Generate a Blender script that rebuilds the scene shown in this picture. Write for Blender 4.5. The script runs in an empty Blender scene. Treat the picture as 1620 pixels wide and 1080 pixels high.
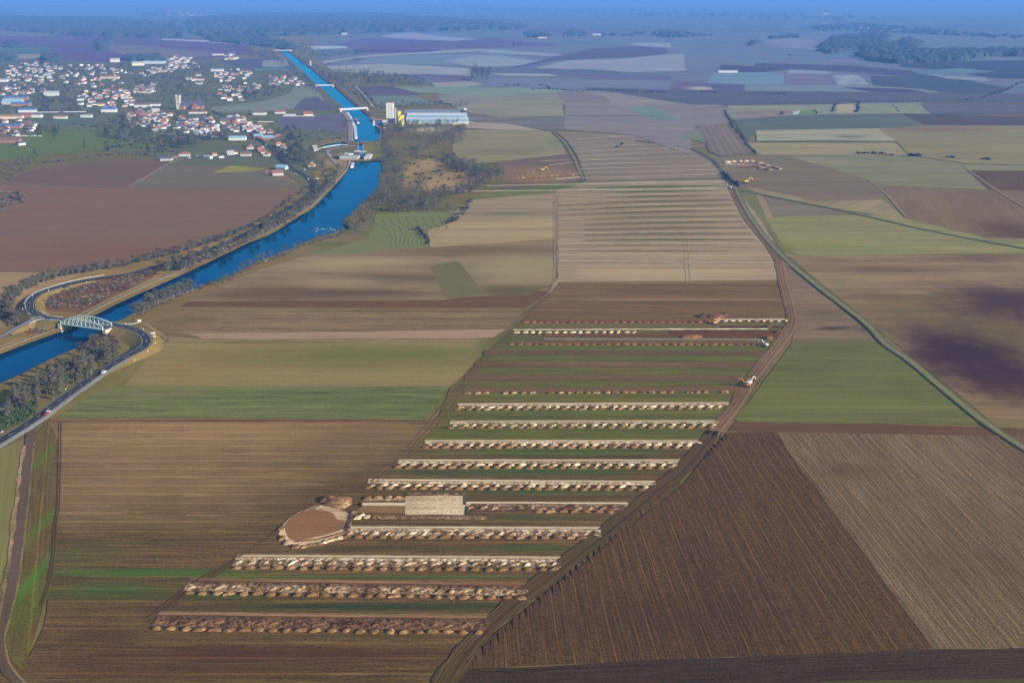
import bpy, bmesh, math, random
from math import radians as R, sin, cos, pi
from mathutils import Vector, Matrix
from mathutils.geometry import tessellate_polygon
import numpy as np
S = bpy.context.scene
col = S.collection
rnd = random.Random(7)

# ---------------------------------------------------------------- camera
H = 240.0; F = 1700.0; HOR = -12.0                     # eye height (m), focal length and horizon row of the 1620 px wide photograph
PITCH = math.atan((540 - HOR) / F)
cam_d = bpy.data.cameras.new('camera'); cam = bpy.data.objects.new('camera', cam_d); col.objects.link(cam)
cam.location = (0, 0, H); cam.rotation_euler = (pi/2 - PITCH, 0, 0)
cam_d.sensor_width = 36; cam_d.sensor_fit = 'HORIZONTAL'; cam_d.lens = 36 * F / 1620
cam_d.clip_start = 1; cam_d.clip_end = 120000
S.camera = cam
# ---------------------------------------------------------------- light
SUN_EL = 21.0; SUN_AZ = 119.0                          # azimuth clockwise from +Y (the view direction)
w = bpy.data.worlds.new('World'); S.world = w; w.use_nodes = True
nt = w.node_tree; bg = nt.nodes['Background']; sk = nt.nodes.new('ShaderNodeTexSky')
sk.sky_type = 'NISHITA'; sk.sun_disc = False; sk.sun_elevation = R(SUN_EL); sk.sun_rotation = R(SUN_AZ)
sk.air_density = 1.0; sk.dust_density = 0.6; sk.ozone_density = 1.5
nt.links.new(sk.outputs[0], bg.inputs[0]); bg.inputs[1].default_value = 0.11
sl = bpy.data.lights.new('sun', 'SUN'); sl.energy = 5.0; sl.angle = R(0.5); sl.color = (1, 0.93, 0.83)
so = bpy.data.objects.new('sun', sl); col.objects.link(so)
sv = Vector((sin(R(SUN_AZ))*cos(R(SUN_EL)), cos(R(SUN_AZ))*cos(R(SUN_EL)), sin(R(SUN_EL))))
so.rotation_euler = sv.to_track_quat('Z', 'Y').to_euler(); so.location = (300, -200, 600)
S.view_settings.view_transform = 'Standard'; S.view_settings.look = 'None'
S.view_settings.exposure = 0.72; S.view_settings.gamma = 1
S.cycles.use_denoising = True
# ---------------------------------------------------------------- haze: even air in a closed box
HZ_SIG = 0.9e-4; HZ_COL = (0.155, 0.39, .93)
# what the air adds at full depth and what the sun and sky give a flat surface of albedo 1 (measured from test renders)
AIR = (0.152, 0.35, 0.765); ILL = (1.12, 1.15, 1.25)

# ---------------------------------------------------------------- photograph pixel -> point on the land
def P(x, y, z=0.0):
    cx = (x - 810) / F; cy = (540 - y) / F
    d = Vector((cx, cos(PITCH) + cy*sin(PITCH), -sin(PITCH) + cy*cos(PITCH)))
    t = (z - H) / d.z
    return Vector((d.x*t, d.y*t, z))
def px_of(p):
    v = p - Vector((0, 0, H))
    up = v.y*sin(PITCH) + v.z*cos(PITCH); fw = v.y*cos(PITCH) - v.z*sin(PITCH)
    return 810 + F*v.x/fw, 540 - F*up/fw
def mpp(y): return (P(811, y) - P(810, y)).x            # metres per pixel across
def dpp(y): return (P(810, y-.5) - P(810, y+.5)).y      # metres per pixel in depth
def pts(s, z=0.0):
    return [P(*[float(q) for q in t.split(',')], z) for t in s.split()]
def angp(s):                                             # world direction of a line given by two photograph points
    a, b = pts(s); return math.atan2(b.y-a.y, b.x-a.x)
def lin(c): return tuple(((v/255)/12.92 if v/255 <= .04045 else (((v/255)+.055)/1.055)**2.4) for v in c)
def A(c, y=None, ill=1.0):
    """surface albedo for a colour read off the photograph at row y: takes out the air in front of it and the light on it"""
    l = lin(c); d = P(810, y).length + 1 if y is not None else 0
    if y is not None: d = (P(810, y) - Vector((0, 0, H))).length
    T = math.exp(-HZ_SIG*d)
    a = [min(.85, max(.007, (l[i] - AIR[i]*(1-T)) / (ILL[i]*T*ill))) for i in range(3)]
    a[2] = min(a[2], 1.1*max(a[0], a[1])); a[0] = max(a[0], .5*a[1])
    return tuple(a)

# ---------------------------------------------------------------- object helpers
def tag(o, label=None, cat=None, group=None, kind=None):
    if label: o['label'] = label
    if cat: o['category'] = cat
    if group: o['group'] = group
    if kind: o['kind'] = kind
    return o
def link(o, parent=None):
    col.objects.link(o)
    if parent is not None: o.parent = parent
    return o
def mesh(name, V, Fc, mat, smooth=False, mats=None, fm=None):
    me = bpy.data.meshes.new(name); me.from_pydata([tuple(v) for v in V], [], Fc)
    for m in (mats or [mat]): me.materials.append(m)
    if fm: me.polygons.foreach_set('material_index', fm)
    if smooth: me.polygons.foreach_set('use_smooth', [True]*len(me.polygons))
    me.update(); return me
def obj(name, me, parent=None, loc=None):
    o = bpy.data.objects.new(name, me); link(o, parent)
    if loc is not None: o.location = loc
    return o
def empty(name, loc, rz=0):
    o = bpy.data.objects.new(name, None); link(o); o.location = loc; o.rotation_euler = (0, 0, rz); o.empty_display_size = 1; return o
class MB:
    """collects solids into one mesh"""
    def __init__(s): s.V = []; s.F = []
    def add(s, V, Fc):
        b = len(s.V); s.V += [tuple(v) for v in V]; s.F += [tuple(i+b for i in f) for f in Fc]
    def box(s, x0, x1, y0, y1, z0, z1, M=None):
        V = [Vector((x, y, z)) for z in (z0, z1) for x, y in ((x0, y0), (x1, y0), (x1, y1), (x0, y1))]
        if M: V = [M @ v for v in V]
        s.add(V, [(3,2,1,0), (4,5,6,7), (0,1,5,4), (1,2,6,5), (2,3,7,6), (3,0,4,7)])
    def bar(s, a, b, r, n=4, r2=None):
        a = Vector(a); b = Vector(b); d = (b-a).normalized(); r2 = r if r2 is None else r2
        u = d.cross(Vector((0, 0, 1)));
        if u.length < .01: u = Vector((1, 0, 0))
        u.normalize(); v = d.cross(u)
        V = [a + (u*cos(2*pi*(k+.5)/n) + v*sin(2*pi*(k+.5)/n))*r for k in range(n)] + [b + (u*cos(2*pi*(k+.5)/n) + v*sin(2*pi*(k+.5)/n))*r2 for k in range(n)]
        s.add(V, [(k, (k+1) % n, n+(k+1) % n, n+k) for k in range(n)] + [tuple(range(n-1, -1, -1)), tuple(range(n, 2*n))])
    def prism(s, poly, z0, z1):
        n = len(poly); s.add([(p[0], p[1], z0) for p in poly] + [(p[0], p[1], z1) for p in poly],
              [tuple(range(n-1, -1, -1)), tuple(range(n, 2*n))] + [(k, (k+1) % n, n+(k+1) % n, n+k) for k in range(n)])
    def xprism(s, prof, x0, x1):                       # profile in y,z swept along x
        n = len(prof); s.add([(x0, p[0], p[1]) for p in prof] + [(x1, p[0], p[1]) for p in prof],
              [tuple(range(n)), tuple(range(2*n-1, n-1, -1))] + [((k+1) % n, k, n+k, n+(k+1) % n) for k in range(n)])
    def me(s, name, mat, smooth=False): return mesh(name, s.V, s.F, mat, smooth)
    def obj(s, name, mat, parent=None, loc=None, smooth=False): return obj(name, s.me(name, mat, smooth), parent, loc)
def spline(p, step=8.0):
    """Catmull-Rom through the points"""
    if len(p) < 3: return list(p)
    q = [p[0]*2 - p[1]] + list(p) + [p[-1]*2 - p[-2]]; out = []
    for i in range(1, len(q)-2):
        a, b, c, d = q[i-1], q[i], q[i+1], q[i+2]; n = max(2, int((c-b).length/step))
        for k in range(n):
            t = k/n; out.append(.5*((2*b) + (c-a)*t + (2*a-5*b+4*c-d)*t*t + (3*b-a-3*c+d)*t*t*t))
    return out + [p[-1]]
def normals(l):
    out = []
    for i in range(len(l)):
        d = l[min(i+1, len(l)-1)] - l[max(i-1, 0)]; d.z = 0
        if d.length < 1e-6: d = Vector((1, 0, 0))
        d.normalize(); out.append(Vector((-d.y, d.x, 0)))
    return out
def strip_me(name, a, b, mat):
    n = len(a); return mesh(name, list(a) + list(b), [(i, i+1, n+i+1, n+i) for i in range(n-1)], mat)
def ribbon(name, line, o0, o1, z, mat, jit=0.0, label=None, cat=None, kind='structure'):
    """flat strip between two sideways offsets of a line (left of its direction is positive)"""
    N = normals(line); a = []; b = []
    for p, n in zip(line, N):
        j = rnd.uniform(-jit, jit); k = rnd.uniform(-jit, jit)
        a.append(p + n*(o0+j) + Vector((0, 0, z))); b.append(p + n*(o1+k) + Vector((0, 0, z)))
    o = obj(name, strip_me(name, a, b, mat)); return tag(o, label, cat, kind=kind)
def up_me(V, mat, name, holes=None):
    loops = [V] + (holes or []); allv = [v for l in loops for v in l]
    T = tessellate_polygon(loops); Fc = []
    for t in T:
        a, b, c = (allv[i] for i in t)
        nz = (b-a).cross(c-a).z
        if abs(nz) < 1e-9: continue
        Fc.append(tuple(t) if nz > 0 else (t[0], t[2], t[1]))
    return mesh(name, allv, Fc, mat)
def ordw(n):
    o = ['zeroth','first','second','third','fourth','fifth','sixth','seventh','eighth','ninth','tenth','eleventh','twelfth','thirteenth','fourteenth','fifteenth','sixteenth','seventeenth','eighteenth','nineteenth']
    t = ['','','twenty','thirty','forty','fifty','sixty','seventy','eighty','ninety']
    if n < 20: return o[n]
    if n >= 100: return 'hundred-and-' + (ordw(n-100) if n > 100 else 'zeroth') if n > 100 else 'hundredth'
    return (t[n//10][:-1] + 'ieth') if n % 10 == 0 else t[n//10] + '-' + o[n % 10]
def inpoly(x, y, pl):
    r = False; j = len(pl)-1
    for i in range(len(pl)):
        xi, yi = pl[i][0], pl[i][1]; xj, yj = pl[j][0], pl[j][1]
        if (yi > y) != (yj > y) and x < (xj-xi)*(y-yi)/(yj-yi)+xi: r = not r
        j = i
    return r

# ---------------------------------------------------------------- materials
def mk(name):
    m = bpy.data.materials.new(name); m.use_nodes = True; return m, m.node_tree, m.node_tree.nodes['Principled BSDF']
class NN:
    def __init__(s, t): s.t = t
    def n(s, ty, **k):
        a = s.t.nodes.new(ty)
        for q, v in k.items(): setattr(a, q, v)
        return a
    def L(s, a, b): s.t.links.new(a, b)
    def m(s, op, a, b=None, c=None, clamp=False):
        x = s.n('ShaderNodeMath', operation=op, use_clamp=clamp)
        for i, v in enumerate((a, b, c)):
            if v is None: continue
            if isinstance(v, (int, float)): x.inputs[i].default_value = v
            else: s.L(v, x.inputs[i])
        return x.outputs[0]
    def noise(s, vec, sc, det=3.0, rough=.55):
        x = s.n('ShaderNodeTexNoise'); x.inputs['Scale'].default_value = sc; x.inputs['Detail'].default_value = det; x.inputs['Roughness'].default_value = rough
        s.L(vec, x.inputs['Vector']); return x.outputs['Fac']
    def mix(s, f, a, b):
        x = s.n('ShaderNodeMix', data_type='RGBA')
        for v, i in ((f, 0), (a, 6), (b, 7)):
            if isinstance(v, (int, float)): x.inputs[i].default_value = v
            elif isinstance(v, tuple): x.inputs[i].default_value = (*v[:3], 1)
            else: s.L(v, x.inputs[i])
        return x.outputs[2]
    def sstep(s, v, a, b, lo=0.0, hi=1.0):
        x = s.n('ShaderNodeMapRange', interpolation_type='SMOOTHSTEP')
        for i, q in enumerate((a, b, lo, hi)): x.inputs[i+1].default_value = q
        s.L(v, x.inputs[0]); return x.outputs[0]
def group(name, ins, outs):
    g = bpy.data.node_groups.new(name, 'ShaderNodeTree')
    for nm, ty, dv in ins:
        k = g.interface.new_socket(nm, in_out='INPUT', socket_type=ty)
        if dv is not None: k.default_value = dv
    for nm, ty in outs: g.interface.new_socket(nm, in_out='OUTPUT', socket_type=ty)
    return g, g.nodes.new('NodeGroupInput'), g.nodes.new('NodeGroupOutput')
Fl, Co, Ve = 'NodeSocketFloat', 'NodeSocketColor', 'NodeSocketVector'
g_soil, gi, go = group('soil', [('Base', Co, None), ('Alt', Co, None), ('Angle', Fl, 0), ('Streak', Fl, .2), ('Fine', Fl, .15), ('Broad', Fl, .5), ('Speck', Fl, .2), ('Period', Fl, 10), ('Width', Fl, .1), ('Line', Fl, 0), ('Seed', Fl, 0)], [('Color', Co), ('Height', Fl)])
q = NN(g_soil)
geo = q.n('ShaderNodeNewGeometry'); rot = q.n('ShaderNodeVectorRotate', rotation_type='Z_AXIS')
q.L(geo.outputs['Position'], rot.inputs['Vector']); ang = q.m('MULTIPLY', gi.outputs['Angle'], -1.0); q.L(ang, rot.inputs['Angle'])
sx = q.n('ShaderNodeSeparateXYZ'); q.L(rot.outputs[0], sx.inputs[0]); u, v = sx.outputs[0], sx.outputs[1]
def cvec(a, b, c):
    x = q.n('ShaderNodeCombineXYZ')
    for i, k in enumerate((a, b, c)):
        if isinstance(k, (int, float)): x.inputs[i].default_value = k
        else: q.L(k, x.inputs[i])
    return x.outputs[0]
sd = gi.outputs['Seed']
n1 = q.noise(cvec(q.m('MULTIPLY', u, .005), q.m('MULTIPLY', v, .09), sd), 1, 4, .6)
n2 = q.noise(cvec(q.m('MULTIPLY', u, .035), q.m('MULTIPLY', v, .9), sd), 1, 3, .6)
n3 = q.noise(cvec(q.m('MULTIPLY', u, .006), q.m('MULTIPLY', v, .016), sd), 1, 4, .55)
n4 = q.noise(cvec(u, v, sd), .9, 3, .7)
wob = q.m('MULTIPLY', q.m('SUBTRACT', q.noise(cvec(q.m('MULTIPLY', u, .01), v, sd), .02, 2), .5), 2.0)
fr = q.m('FRACT', q.m('ADD', q.m('DIVIDE', q.m('ADD', v, wob), gi.outputs['Period']), 50.0))
ln = q.m('LESS_THAN', fr, gi.outputs['Width'])
ln = q.m('MULTIPLY', ln, q.sstep(n2, .3, .6, .4, 1.0))
f = q.m('MULTIPLY', q.m('SUBTRACT', n1, .5), q.m('MULTIPLY', gi.outputs['Streak'], 4.0))
f = q.m('ADD', f, q.m('MULTIPLY', q.m('SUBTRACT', n2, .5), q.m('MULTIPLY', gi.outputs['Fine'], 3.5)))
f = q.m('ADD', f, q.m('MULTIPLY', q.m('SUBTRACT', n4, .5), q.m('MULTIPLY', gi.outputs['Speck'], 3.0)))
f = q.m('ADD', f, q.m('MULTIPLY', ln, gi.outputs['Line']))
f = q.m('MAXIMUM', q.m('ADD', f, 1.0), .25)
alt = q.m('MULTIPLY', q.sstep(n3, .44, .6), gi.outputs['Broad'], clamp=True)
cc = q.mix(alt, (0, 0, 0), (0, 0, 0)); mxn = g_soil.nodes[-1]
q.L(gi.outputs['Base'], mxn.inputs[6]); q.L(gi.outputs['Alt'], mxn.inputs[7])
vm = q.n('ShaderNodeVectorMath', operation='SCALE'); q.L(cc, vm.inputs[0]); q.L(f, vm.inputs['Scale']); q.L(vm.outputs[0], go.inputs['Color'])
q.L(q.m('ADD', q.m('MULTIPLY', n4, .7), q.m('ADD', q.m('MULTIPLY', n2, .8), q.m('MULTIPLY', ln, .5))), go.inputs['Height'])
# soft-edged patch of another colour
g_pt, gi, go = group('soft_patch', [('Color', Co, None), ('Patch', Co, None), ('Centre', Ve, None), ('Angle', Fl, 0), ('Radii', Ve, None), ('Amount', Fl, 1)], [('Color', Co)])
q = NN(g_pt)
geo = q.n('ShaderNodeNewGeometry'); sb = q.n('ShaderNodeVectorMath', operation='SUBTRACT'); q.L(geo.outputs['Position'], sb.inputs[0]); q.L(gi.outputs['Centre'], sb.inputs[1])
rot = q.n('ShaderNodeVectorRotate', rotation_type='Z_AXIS'); q.L(sb.outputs[0], rot.inputs['Vector']); q.L(q.m('MULTIPLY', gi.outputs['Angle'], -1.0), rot.inputs['Angle'])
dv = q.n('ShaderNodeVectorMath', operation='DIVIDE'); q.L(rot.outputs[0], dv.inputs[0]); q.L(gi.outputs['Radii'], dv.inputs[1])
le = q.n('ShaderNodeVectorMath', operation='LENGTH'); q.L(dv.outputs[0], le.inputs[0])
nz = q.noise(dv.outputs[0], 1.6, 5, .6); nf = q.noise(geo.outputs['Position'], .05, 4, .6)
d = q.m('ADD', le.outputs['Value'], q.m('ADD', q.m('MULTIPLY', q.m('SUBTRACT', nz, .5), 1.1), q.m('MULTIPLY', q.m('SUBTRACT', nf, .5), .5)))
fa = q.m('MULTIPLY', q.sstep(d, .15, 1.25, 1.0, 0.0), gi.outputs['Amount'])
c = q.mix(fa, (0, 0, 0), (0, 0, 0)); mxn = g_pt.nodes[-1]; q.L(gi.outputs['Color'], mxn.inputs[6]); q.L(gi.outputs['Patch'], mxn.inputs[7]); q.L(c, go.inputs['Color'])

_seed = [0]
def soil(name, c, y, alt=None, ang=0.0, streak=.12, fine=.12, broad=.5, speck=.12, line=None, blobs=(), bump=.3, bd=.35):
    m, t, b = mk(name); q = NN(t); _seed[0] += 1
    g = q.n('ShaderNodeGroup'); g.node_tree = g_soil
    a = A(c, y); al = A(alt, y) if alt else tuple(v*.82 for v in a)
    g.inputs['Base'].default_value = (*a, 1); g.inputs['Alt'].default_value = (*al, 1)
    for k, v in (('Angle', ang), ('Streak', streak), ('Fine', fine), ('Broad', broad), ('Speck', speck), ('Seed', _seed[0]*7.3)): g.inputs[k].default_value = v
    if line: g.inputs['Period'].default_value, g.inputs['Width'].default_value, g.inputs['Line'].default_value = line
    c_ = g.outputs['Color']
    for (bx, by, rx, ry, bc, am, *an) in blobs:
        p = q.n('ShaderNodeGroup'); p.node_tree = g_pt; q.L(c_, p.inputs['Color']); p.inputs['Patch'].default_value = (*A(bc, by), 1)
        p.inputs['Centre'].default_value = P(bx, by); p.inputs['Radii'].default_value = (rx*mpp(by), ry*dpp(by), 1e5)
        p.inputs['Amount'].default_value = am; p.inputs['Angle'].default_value = an[0] if an else 0
        c_ = p.outputs[0]
    if blobs:                                            # keep the rows running through the patches
        mm = q.n('ShaderNodeMix', data_type='RGBA', blend_type='MULTIPLY'); mm.inputs[0].default_value = .0; q.L(c_, mm.inputs[6]); c_ = mm.outputs[2]
        sc = q.n('ShaderNodeMapRange'); q.L(g.outputs['Height'], sc.inputs[0]); sc.inputs[1].default_value = .45; sc.inputs[2].default_value = 1.15; sc.inputs[3].default_value = 1-fine*.8-speck*.6; sc.inputs[4].default_value = 1+fine*.8+speck*.6
        vm = q.n('ShaderNodeVectorMath', operation='SCALE'); q.L(c_, vm.inputs[0]); q.L(sc.outputs[0], vm.inputs['Scale']); c_ = vm.outputs[0]
    q.L(c_, b.inputs['Base Color']); b.inputs['Roughness'].default_value = .95; b.inputs['Specular IOR Level'].default_value = .1
    if bump:
        bp = q.n('ShaderNodeBump'); bp.inputs['Strength'].default_value = bump; bp.inputs['Distance'].default_value = bd; q.L(g.outputs['Height'], bp.inputs['Height']); q.L(bp.outputs[0], b.inputs['Normal'])
    return m
def plain(name, a, rough=.8, var=.15, sc=.5, metal=0, spec=.3, objvar=0.0):
    """paint, roof, bark, metal: an albedo with mottling in the thing's own space"""
    m, t, b = mk(name); q = NN(t); tc = q.n('ShaderNodeTexCoord')
    n = q.noise(tc.outputs['Object'], sc, 4, .6); f = q.m('ADD', q.m('MULTIPLY', q.m('SUBTRACT', n, .5), var*4), 1.0)
    if objvar:
        oi = q.n('ShaderNodeObjectInfo'); f = q.m('MULTIPLY', f, q.m('ADD', q.m('MULTIPLY', q.m('SUBTRACT', oi.outputs['Random'], .5), 2*objvar), 1.0))
    vm = q.n('ShaderNodeVectorMath', operation='SCALE'); vm.inputs[0].default_value = a[:3]; q.L(q.m('MAXIMUM', f, .2), vm.inputs['Scale'])
    q.L(vm.outputs[0], b.inputs['Base Color']); b.inputs['Roughness'].default_value = rough; b.inputs['Metallic'].default_value = metal; b.inputs['Specular IOR Level'].default_value = spec
    return m
# ================================================================ THE LAND
def W2(s, z): return spline(pts(s, z), 12)
ZW = -2.0
west = W2('-60,584 0,560 50,541 111,518.5 148,498 184,480 200,472.6 256,446.7 300,428 330,413.3 385,387.4 431,369 470,344 494,330 518,306 539,283.7 552,268 555,256', ZW)
east_l = W2('-60,636 22,600 80,571 122,553 146.7,534.4 160,521 172,515 196,507 212,497 256,476 315,457 330,448.5 361,441 404,417 441,404 480,387 500,378 541,367 557,363 551,358 541,352.6 557,338.5 571,326.8 595,301 602,291 602.5,275 602,255', ZW)
water_lower = west + east_l[::-1]
up_w = W2('566,226 560.7,225.6 559.6,216.7 558.5,194.4 553,185.6 546,177 541.5,171.5 530,162 512,149 504,135 497,130.4 471,106 450,87.5 441,79 434,73', ZW)
up_e = W2('576,224.5 599.3,223.3 599.6,198 586,187 573.3,176.7 562,167.4 550,157 526,135.5 515.5,128.5 493,110 471,93 458,83.3 449,77 441,71', ZW)
water_upper = up_w + up_e[::-1]
pond = W2('503,236 506,232 520,227.5 534,226 546,226.5 546,232 530,233.5 515,236', ZW) 
lock = [P(567.5, 252.5, ZW), P(567.5, 228, ZW), P(573.5, 228, ZW), P(573.5, 252.5, ZW)]
def outw(l, d):
    """offset a closed loop outwards and lift it to the land"""
    A2 = sum(l[i-1].x*l[i].y - l[i].x*l[i-1].y for i in range(len(l)))
    sgn = -1 if A2 > 0 else 1; out = []
    for i in range(len(l)):
        t = l[(i+1) % len(l)] - l[i-1]; t.z = 0; t.normalize(); out.append(l[i] + Vector((-t.y, t.x, 0))*d*sgn + Vector((0, 0, -l[i].z)))
    return out
loops = [water_lower, water_upper, pond, lock]
rims = [outw(l, d) for l, d in zip(loops, (1.2, 1.2, .8, .4))]

m_ground = soil('earth_and_grass', (122, 112, 100), 300, (100, 105, 88), streak=.2, fine=.15, broad=.7, speck=.2)
m_far = soil('distant_farmland', (104, 140, 205), 40, (94, 130, 194), streak=.25, fine=.05, broad=.8, speck=.0, bump=0)
XM, YN, YF = 26000, -1500, 47000
near = [Vector((-2600, -300, 0)), Vector((2600, -300, 0)), Vector((2600, 6500, 0)), Vector((-2600, 6500, 0))]
gv = up_me(near, m_ground, 'ground', rims)
ob = len(gv.vertices)
bm = bmesh.new(); bm.from_mesh(gv)
gm = gv; gm.materials.append(m_far)
q4 = [bm.verts.new(v) for v in ((-XM, YN, 0), (XM, YN, 0), (XM, YF, 0), (-XM, YF, 0))]
bm.verts.ensure_lookup_table(); c4 = [bm.verts.new(v) for v in near]
for i in range(4):
    fc = bm.faces.new((q4[i], q4[(i+1) % 4], c4[(i+1) % 4], c4[i])); fc.material_index = 1
bm.to_mesh(gm); bm.free()
tag(obj('ground', gm), kind='structure')

# ---- water and banks
m_water, t, b = mk('canal_water'); q = NN(t); geo = q.n('ShaderNodeNewGeometry')
wn = q.noise(geo.outputs['Position'], .35, 4, .6); wb = q.noise(geo.outputs['Position'], .012, 3, .5)
t.nodes.remove(b); df = q.n('ShaderNodeBsdfDiffuse'); gl = q.n('ShaderNodeBsdfGlossy'); mx = q.n('ShaderNodeMixShader'); fr = q.n('ShaderNodeFresnel')
q.L(q.mix(q.sstep(wb, .35, .65), (.001, .022, .055), (.001, .032, .085)), df.inputs['Color'])
gl.inputs['Color'].default_value = (.02, .46, .78, 1); gl.inputs['Roughness'].default_value = .07; fr.inputs['IOR'].default_value = 1.33
bp = q.n('ShaderNodeBump'); bp.inputs['Strength'].default_value = .35; bp.inputs['Distance'].default_value = .12; q.L(wn, bp.inputs['Height'])
for n_ in (df, gl, fr): q.L(bp.outputs[0], n_.inputs['Normal'])
q.L(fr.outputs[0], mx.inputs[0]); q.L(df.outputs[0], mx.inputs[1]); q.L(gl.outputs[0], mx.inputs[2]); q.L(mx.outputs[0], t.nodes['Material Output'].inputs['Surface'])
for i, l in enumerate(loops):
    big = outw(l, .3)
    for v in big: v.z = ZW
    tag(obj('canal_water', up_me(big, m_water, 'canal_water')), kind='structure')
m_conc = plain('bank_concrete', A((185, 178, 165), 380), .9, .12, .2)
m_conc_d = plain('dark_concrete', (.16, .15, .14), .9, .12, .2)
m_bank = soil('bank_grass', (88, 84, 74), 450, alt=(100, 92, 78), streak=.1, fine=.2, broad=.8, speck=.3)
m_bank2 = soil('far_bank_grass', (120, 118, 110), 170, (140, 128, 118), streak=.1, fine=.2, broad=.8, speck=.3)
for l, r in zip(loops, rims):
    n = len(l); V = [v + Vector((0, 0, -.6)) for v in l] + [v.copy() for v in r]
    tag(obj('canal_bank', mesh('canal_bank', V, [(i, (i+1) % n, n+(i+1) % n, n+i) for i in range(n)], m_bank)), kind='structure')

# ---- fields: name, outline in the photograph, colour there, options; laid in order, each a little above the last
ROWX = 0.0
fields = []
def calm(c, yy):
    r, g, b = c
    k = .55 if yy < 640 else .18
    if g > r: r = (1-k)*r + k*g*.97; g = g*(1-.05*k)
    if yy < 235 and yy < 1e4: f_ = min(1, (235-yy)/60); r -= 7*f_; g += 3*f_; b += 5*f_; f2 = max(0, min(1, (150-yy)/40)); r -= 8*f2; g += 2*f2; b += 6*f2
    if 200 < yy < 400: f_ = min(1, (yy-200)/40, (400-yy)/50); b -= 7*f_; r -= 2*f_
    if yy > 350: f_ = min(1, (yy-350)/150); b -= (6 if yy < 640 else 2)*f_; g -= 1.5*f_ if yy < 640 else -.5
    return (r, g, b)
def fld(name, s, c, **k):
    yy = sum(float(t.split(',')[1]) for t in s.split())/len(s.split())
    if 'alt' in k: k['alt'] = calm(k['alt'], yy)
    if 'blobs' in k: k['blobs'] = [(*b[:4], calm(b[4], b[1]), *b[5:]) for b in k['blobs']]
    fields.append((name, s, calm(c, yy), k))
SA = dict(streak=.25, fine=.08, speck=.0, bump=0)       # distant
# -- far right half
fld('ploughed_field', '500,60 800,50 1330,55 1620,70 1620,160 1100,160 900,150 700,140 620,118 515,105 495,79', (124,122,158), alt=(112,112,150), **SA)
fld('ploughed_field', '560,62 780,60 900,72 800,76 560,78 530,72', (118,112,158), **SA)
fld('stubble_field', '486,73 545,73 552,76 497,79', (170,168,182), **SA)
fld('stubble_field', '598,57 650,51 690,57 760,62 720,65 640,62', (150,146,185), **SA)
fld('stubble_field', '780,44 900,44 960,50 960,54 880,54 800,50', (120,126,178), **SA)
fld('ploughed_field', '560,77 700,78 680,84 560,83', (112,102,150), **SA)
fld('stubble_field', '510,97 590,87 700,81 760,78 762,81 650,86 560,92 512,101', (158,152,166), **SA)
fld('meadow', '640,88 780,86 890,98 850,102 700,102 560,100 590,92', (128,136,166), **SA)
fld('stubble_field', '760,78 800,80 904,87 868,89 760,83', (150,152,172), **SA)
fld('meadow', '755,88 800,90 864,99 815,104 755,107 700,96', (148,152,168), **SA)
fld('ploughed_field', '860,95 890,87 945,76 1000,73 1056,76 1056,85 1000,91 890,95 825,107 800,109', (108,106,156), **SA)
fld('stubble_field', '991,71 1006,68 1060,68 1062,76', (148,152,182), **SA)
fld('stubble_field', '849,107 899,96 973,94 1060,86 1125,81 1085,112 1000,114 920,109 860,111', (150,144,166), **SA)
fld('stubble_field', '515,105 600,101 740,108 756,119 720,126 620,118 530,113', (157,150,162), **SA)
fld('ploughed_field', '620,118 680,117 750,121 744,130 700,133 680,126', (120,108,142), **SA)
fld('stubble_field', '684,131 745,129 765,134 722,139 690,139', (152,146,152), **SA)
fld('ploughed_field', '760,108 850,108 970,112 1000,119 880,122 780,118', (114,112,148), **SA)
fld('stubble_field', '775,116 870,117 885,121 800,120', (158,152,162), **SA)
fld('ploughed_field', '900,118 1062,120 1062,127 930,127', (116,108,144), **SA)
fld('meadow', '780,123 1060,127 1060,139 900,138 770,133', (122,128,152), **SA)
fld('meadow', '1080,80 1240,75 1310,92 1310,105 1140,103 1120,115 1085,112', (124,128,165), **SA)
fld('meadow', '1127,115 1200,114 1240,117 1240,134 1179,134 1118,132', (112,140,162), **SA)
fld('ploughed_field', '1140,103 1225,106 1245,110 1200,115 1140,114', (96,94,148), **SA)
fld('ploughed_field', '1068,128 1120,130 1130,143 1058,142', (118,106,142), blobs=[(1108,140,26,3,(182,165,165),.9)], **SA)
fld('ploughed_field', '1118,132 1179,134 1175,147 1133,146', (106,100,142), **SA)
fld('stubble_field', '1250,110 1295,110 1320,117 1244,117', (148,142,166), **SA)
fld('stubble_field', '1205,59 1280,62 1302,73 1295,80 1240,75 1210,68', (138,134,176), **SA)
fld('ploughed_field', '1242,118 1314,118 1318,134 1242,132', (128,116,146), **SA)
fld('stubble_field', '1318,119 1358,119 1376,134 1325,135', (140,146,162), line=(60,.5,.2), streak=.1, bump=0, ang=1.2)
fld('ploughed_field', '1195,100 1350,104 1500,118 1490,125 1340,114 1195,108', (100,98,150), **SA)
fld('meadow', '1179,135 1330,135 1460,140 1400,150 1300,151 1176,149', (116,136,152), blobs=[(1370,148,40,2.5,(160,152,150),.9)], **SA)
fld('ploughed_field', '1376,120 1511,124 1600,140 1568,152 1537,156 1459,143 1381,135', (80,100,142), **SA)
fld('meadow', '1381,136 1459,141 1540,155 1527,160 1446,150 1390,141', (118,132,142), **SA)
fld('ploughed_field', '1330,138 1433,141 1527,157 1475,161 1407,150 1366,144', (94,88,132), **SA)
fld('meadow', '1309,83 1376,78 1361,92 1311,94', (98,128,170), **SA)
fld('stubble_field', '1311,94 1368,94 1372,99 1314,99', (136,124,168), **SA)
fld('ploughed_field', '1430,96 1511,97 1620,88 1620,140 1568,124 1500,112 1423,106', (88,98,150), **SA)
fld('meadow', '1440,113 1520,108 1580,114 1470,120', (108,128,156), **SA)
fld('stubble_field', '1470,118 1560,124 1566,129 1500,125', (140,140,162), **SA)
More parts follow.
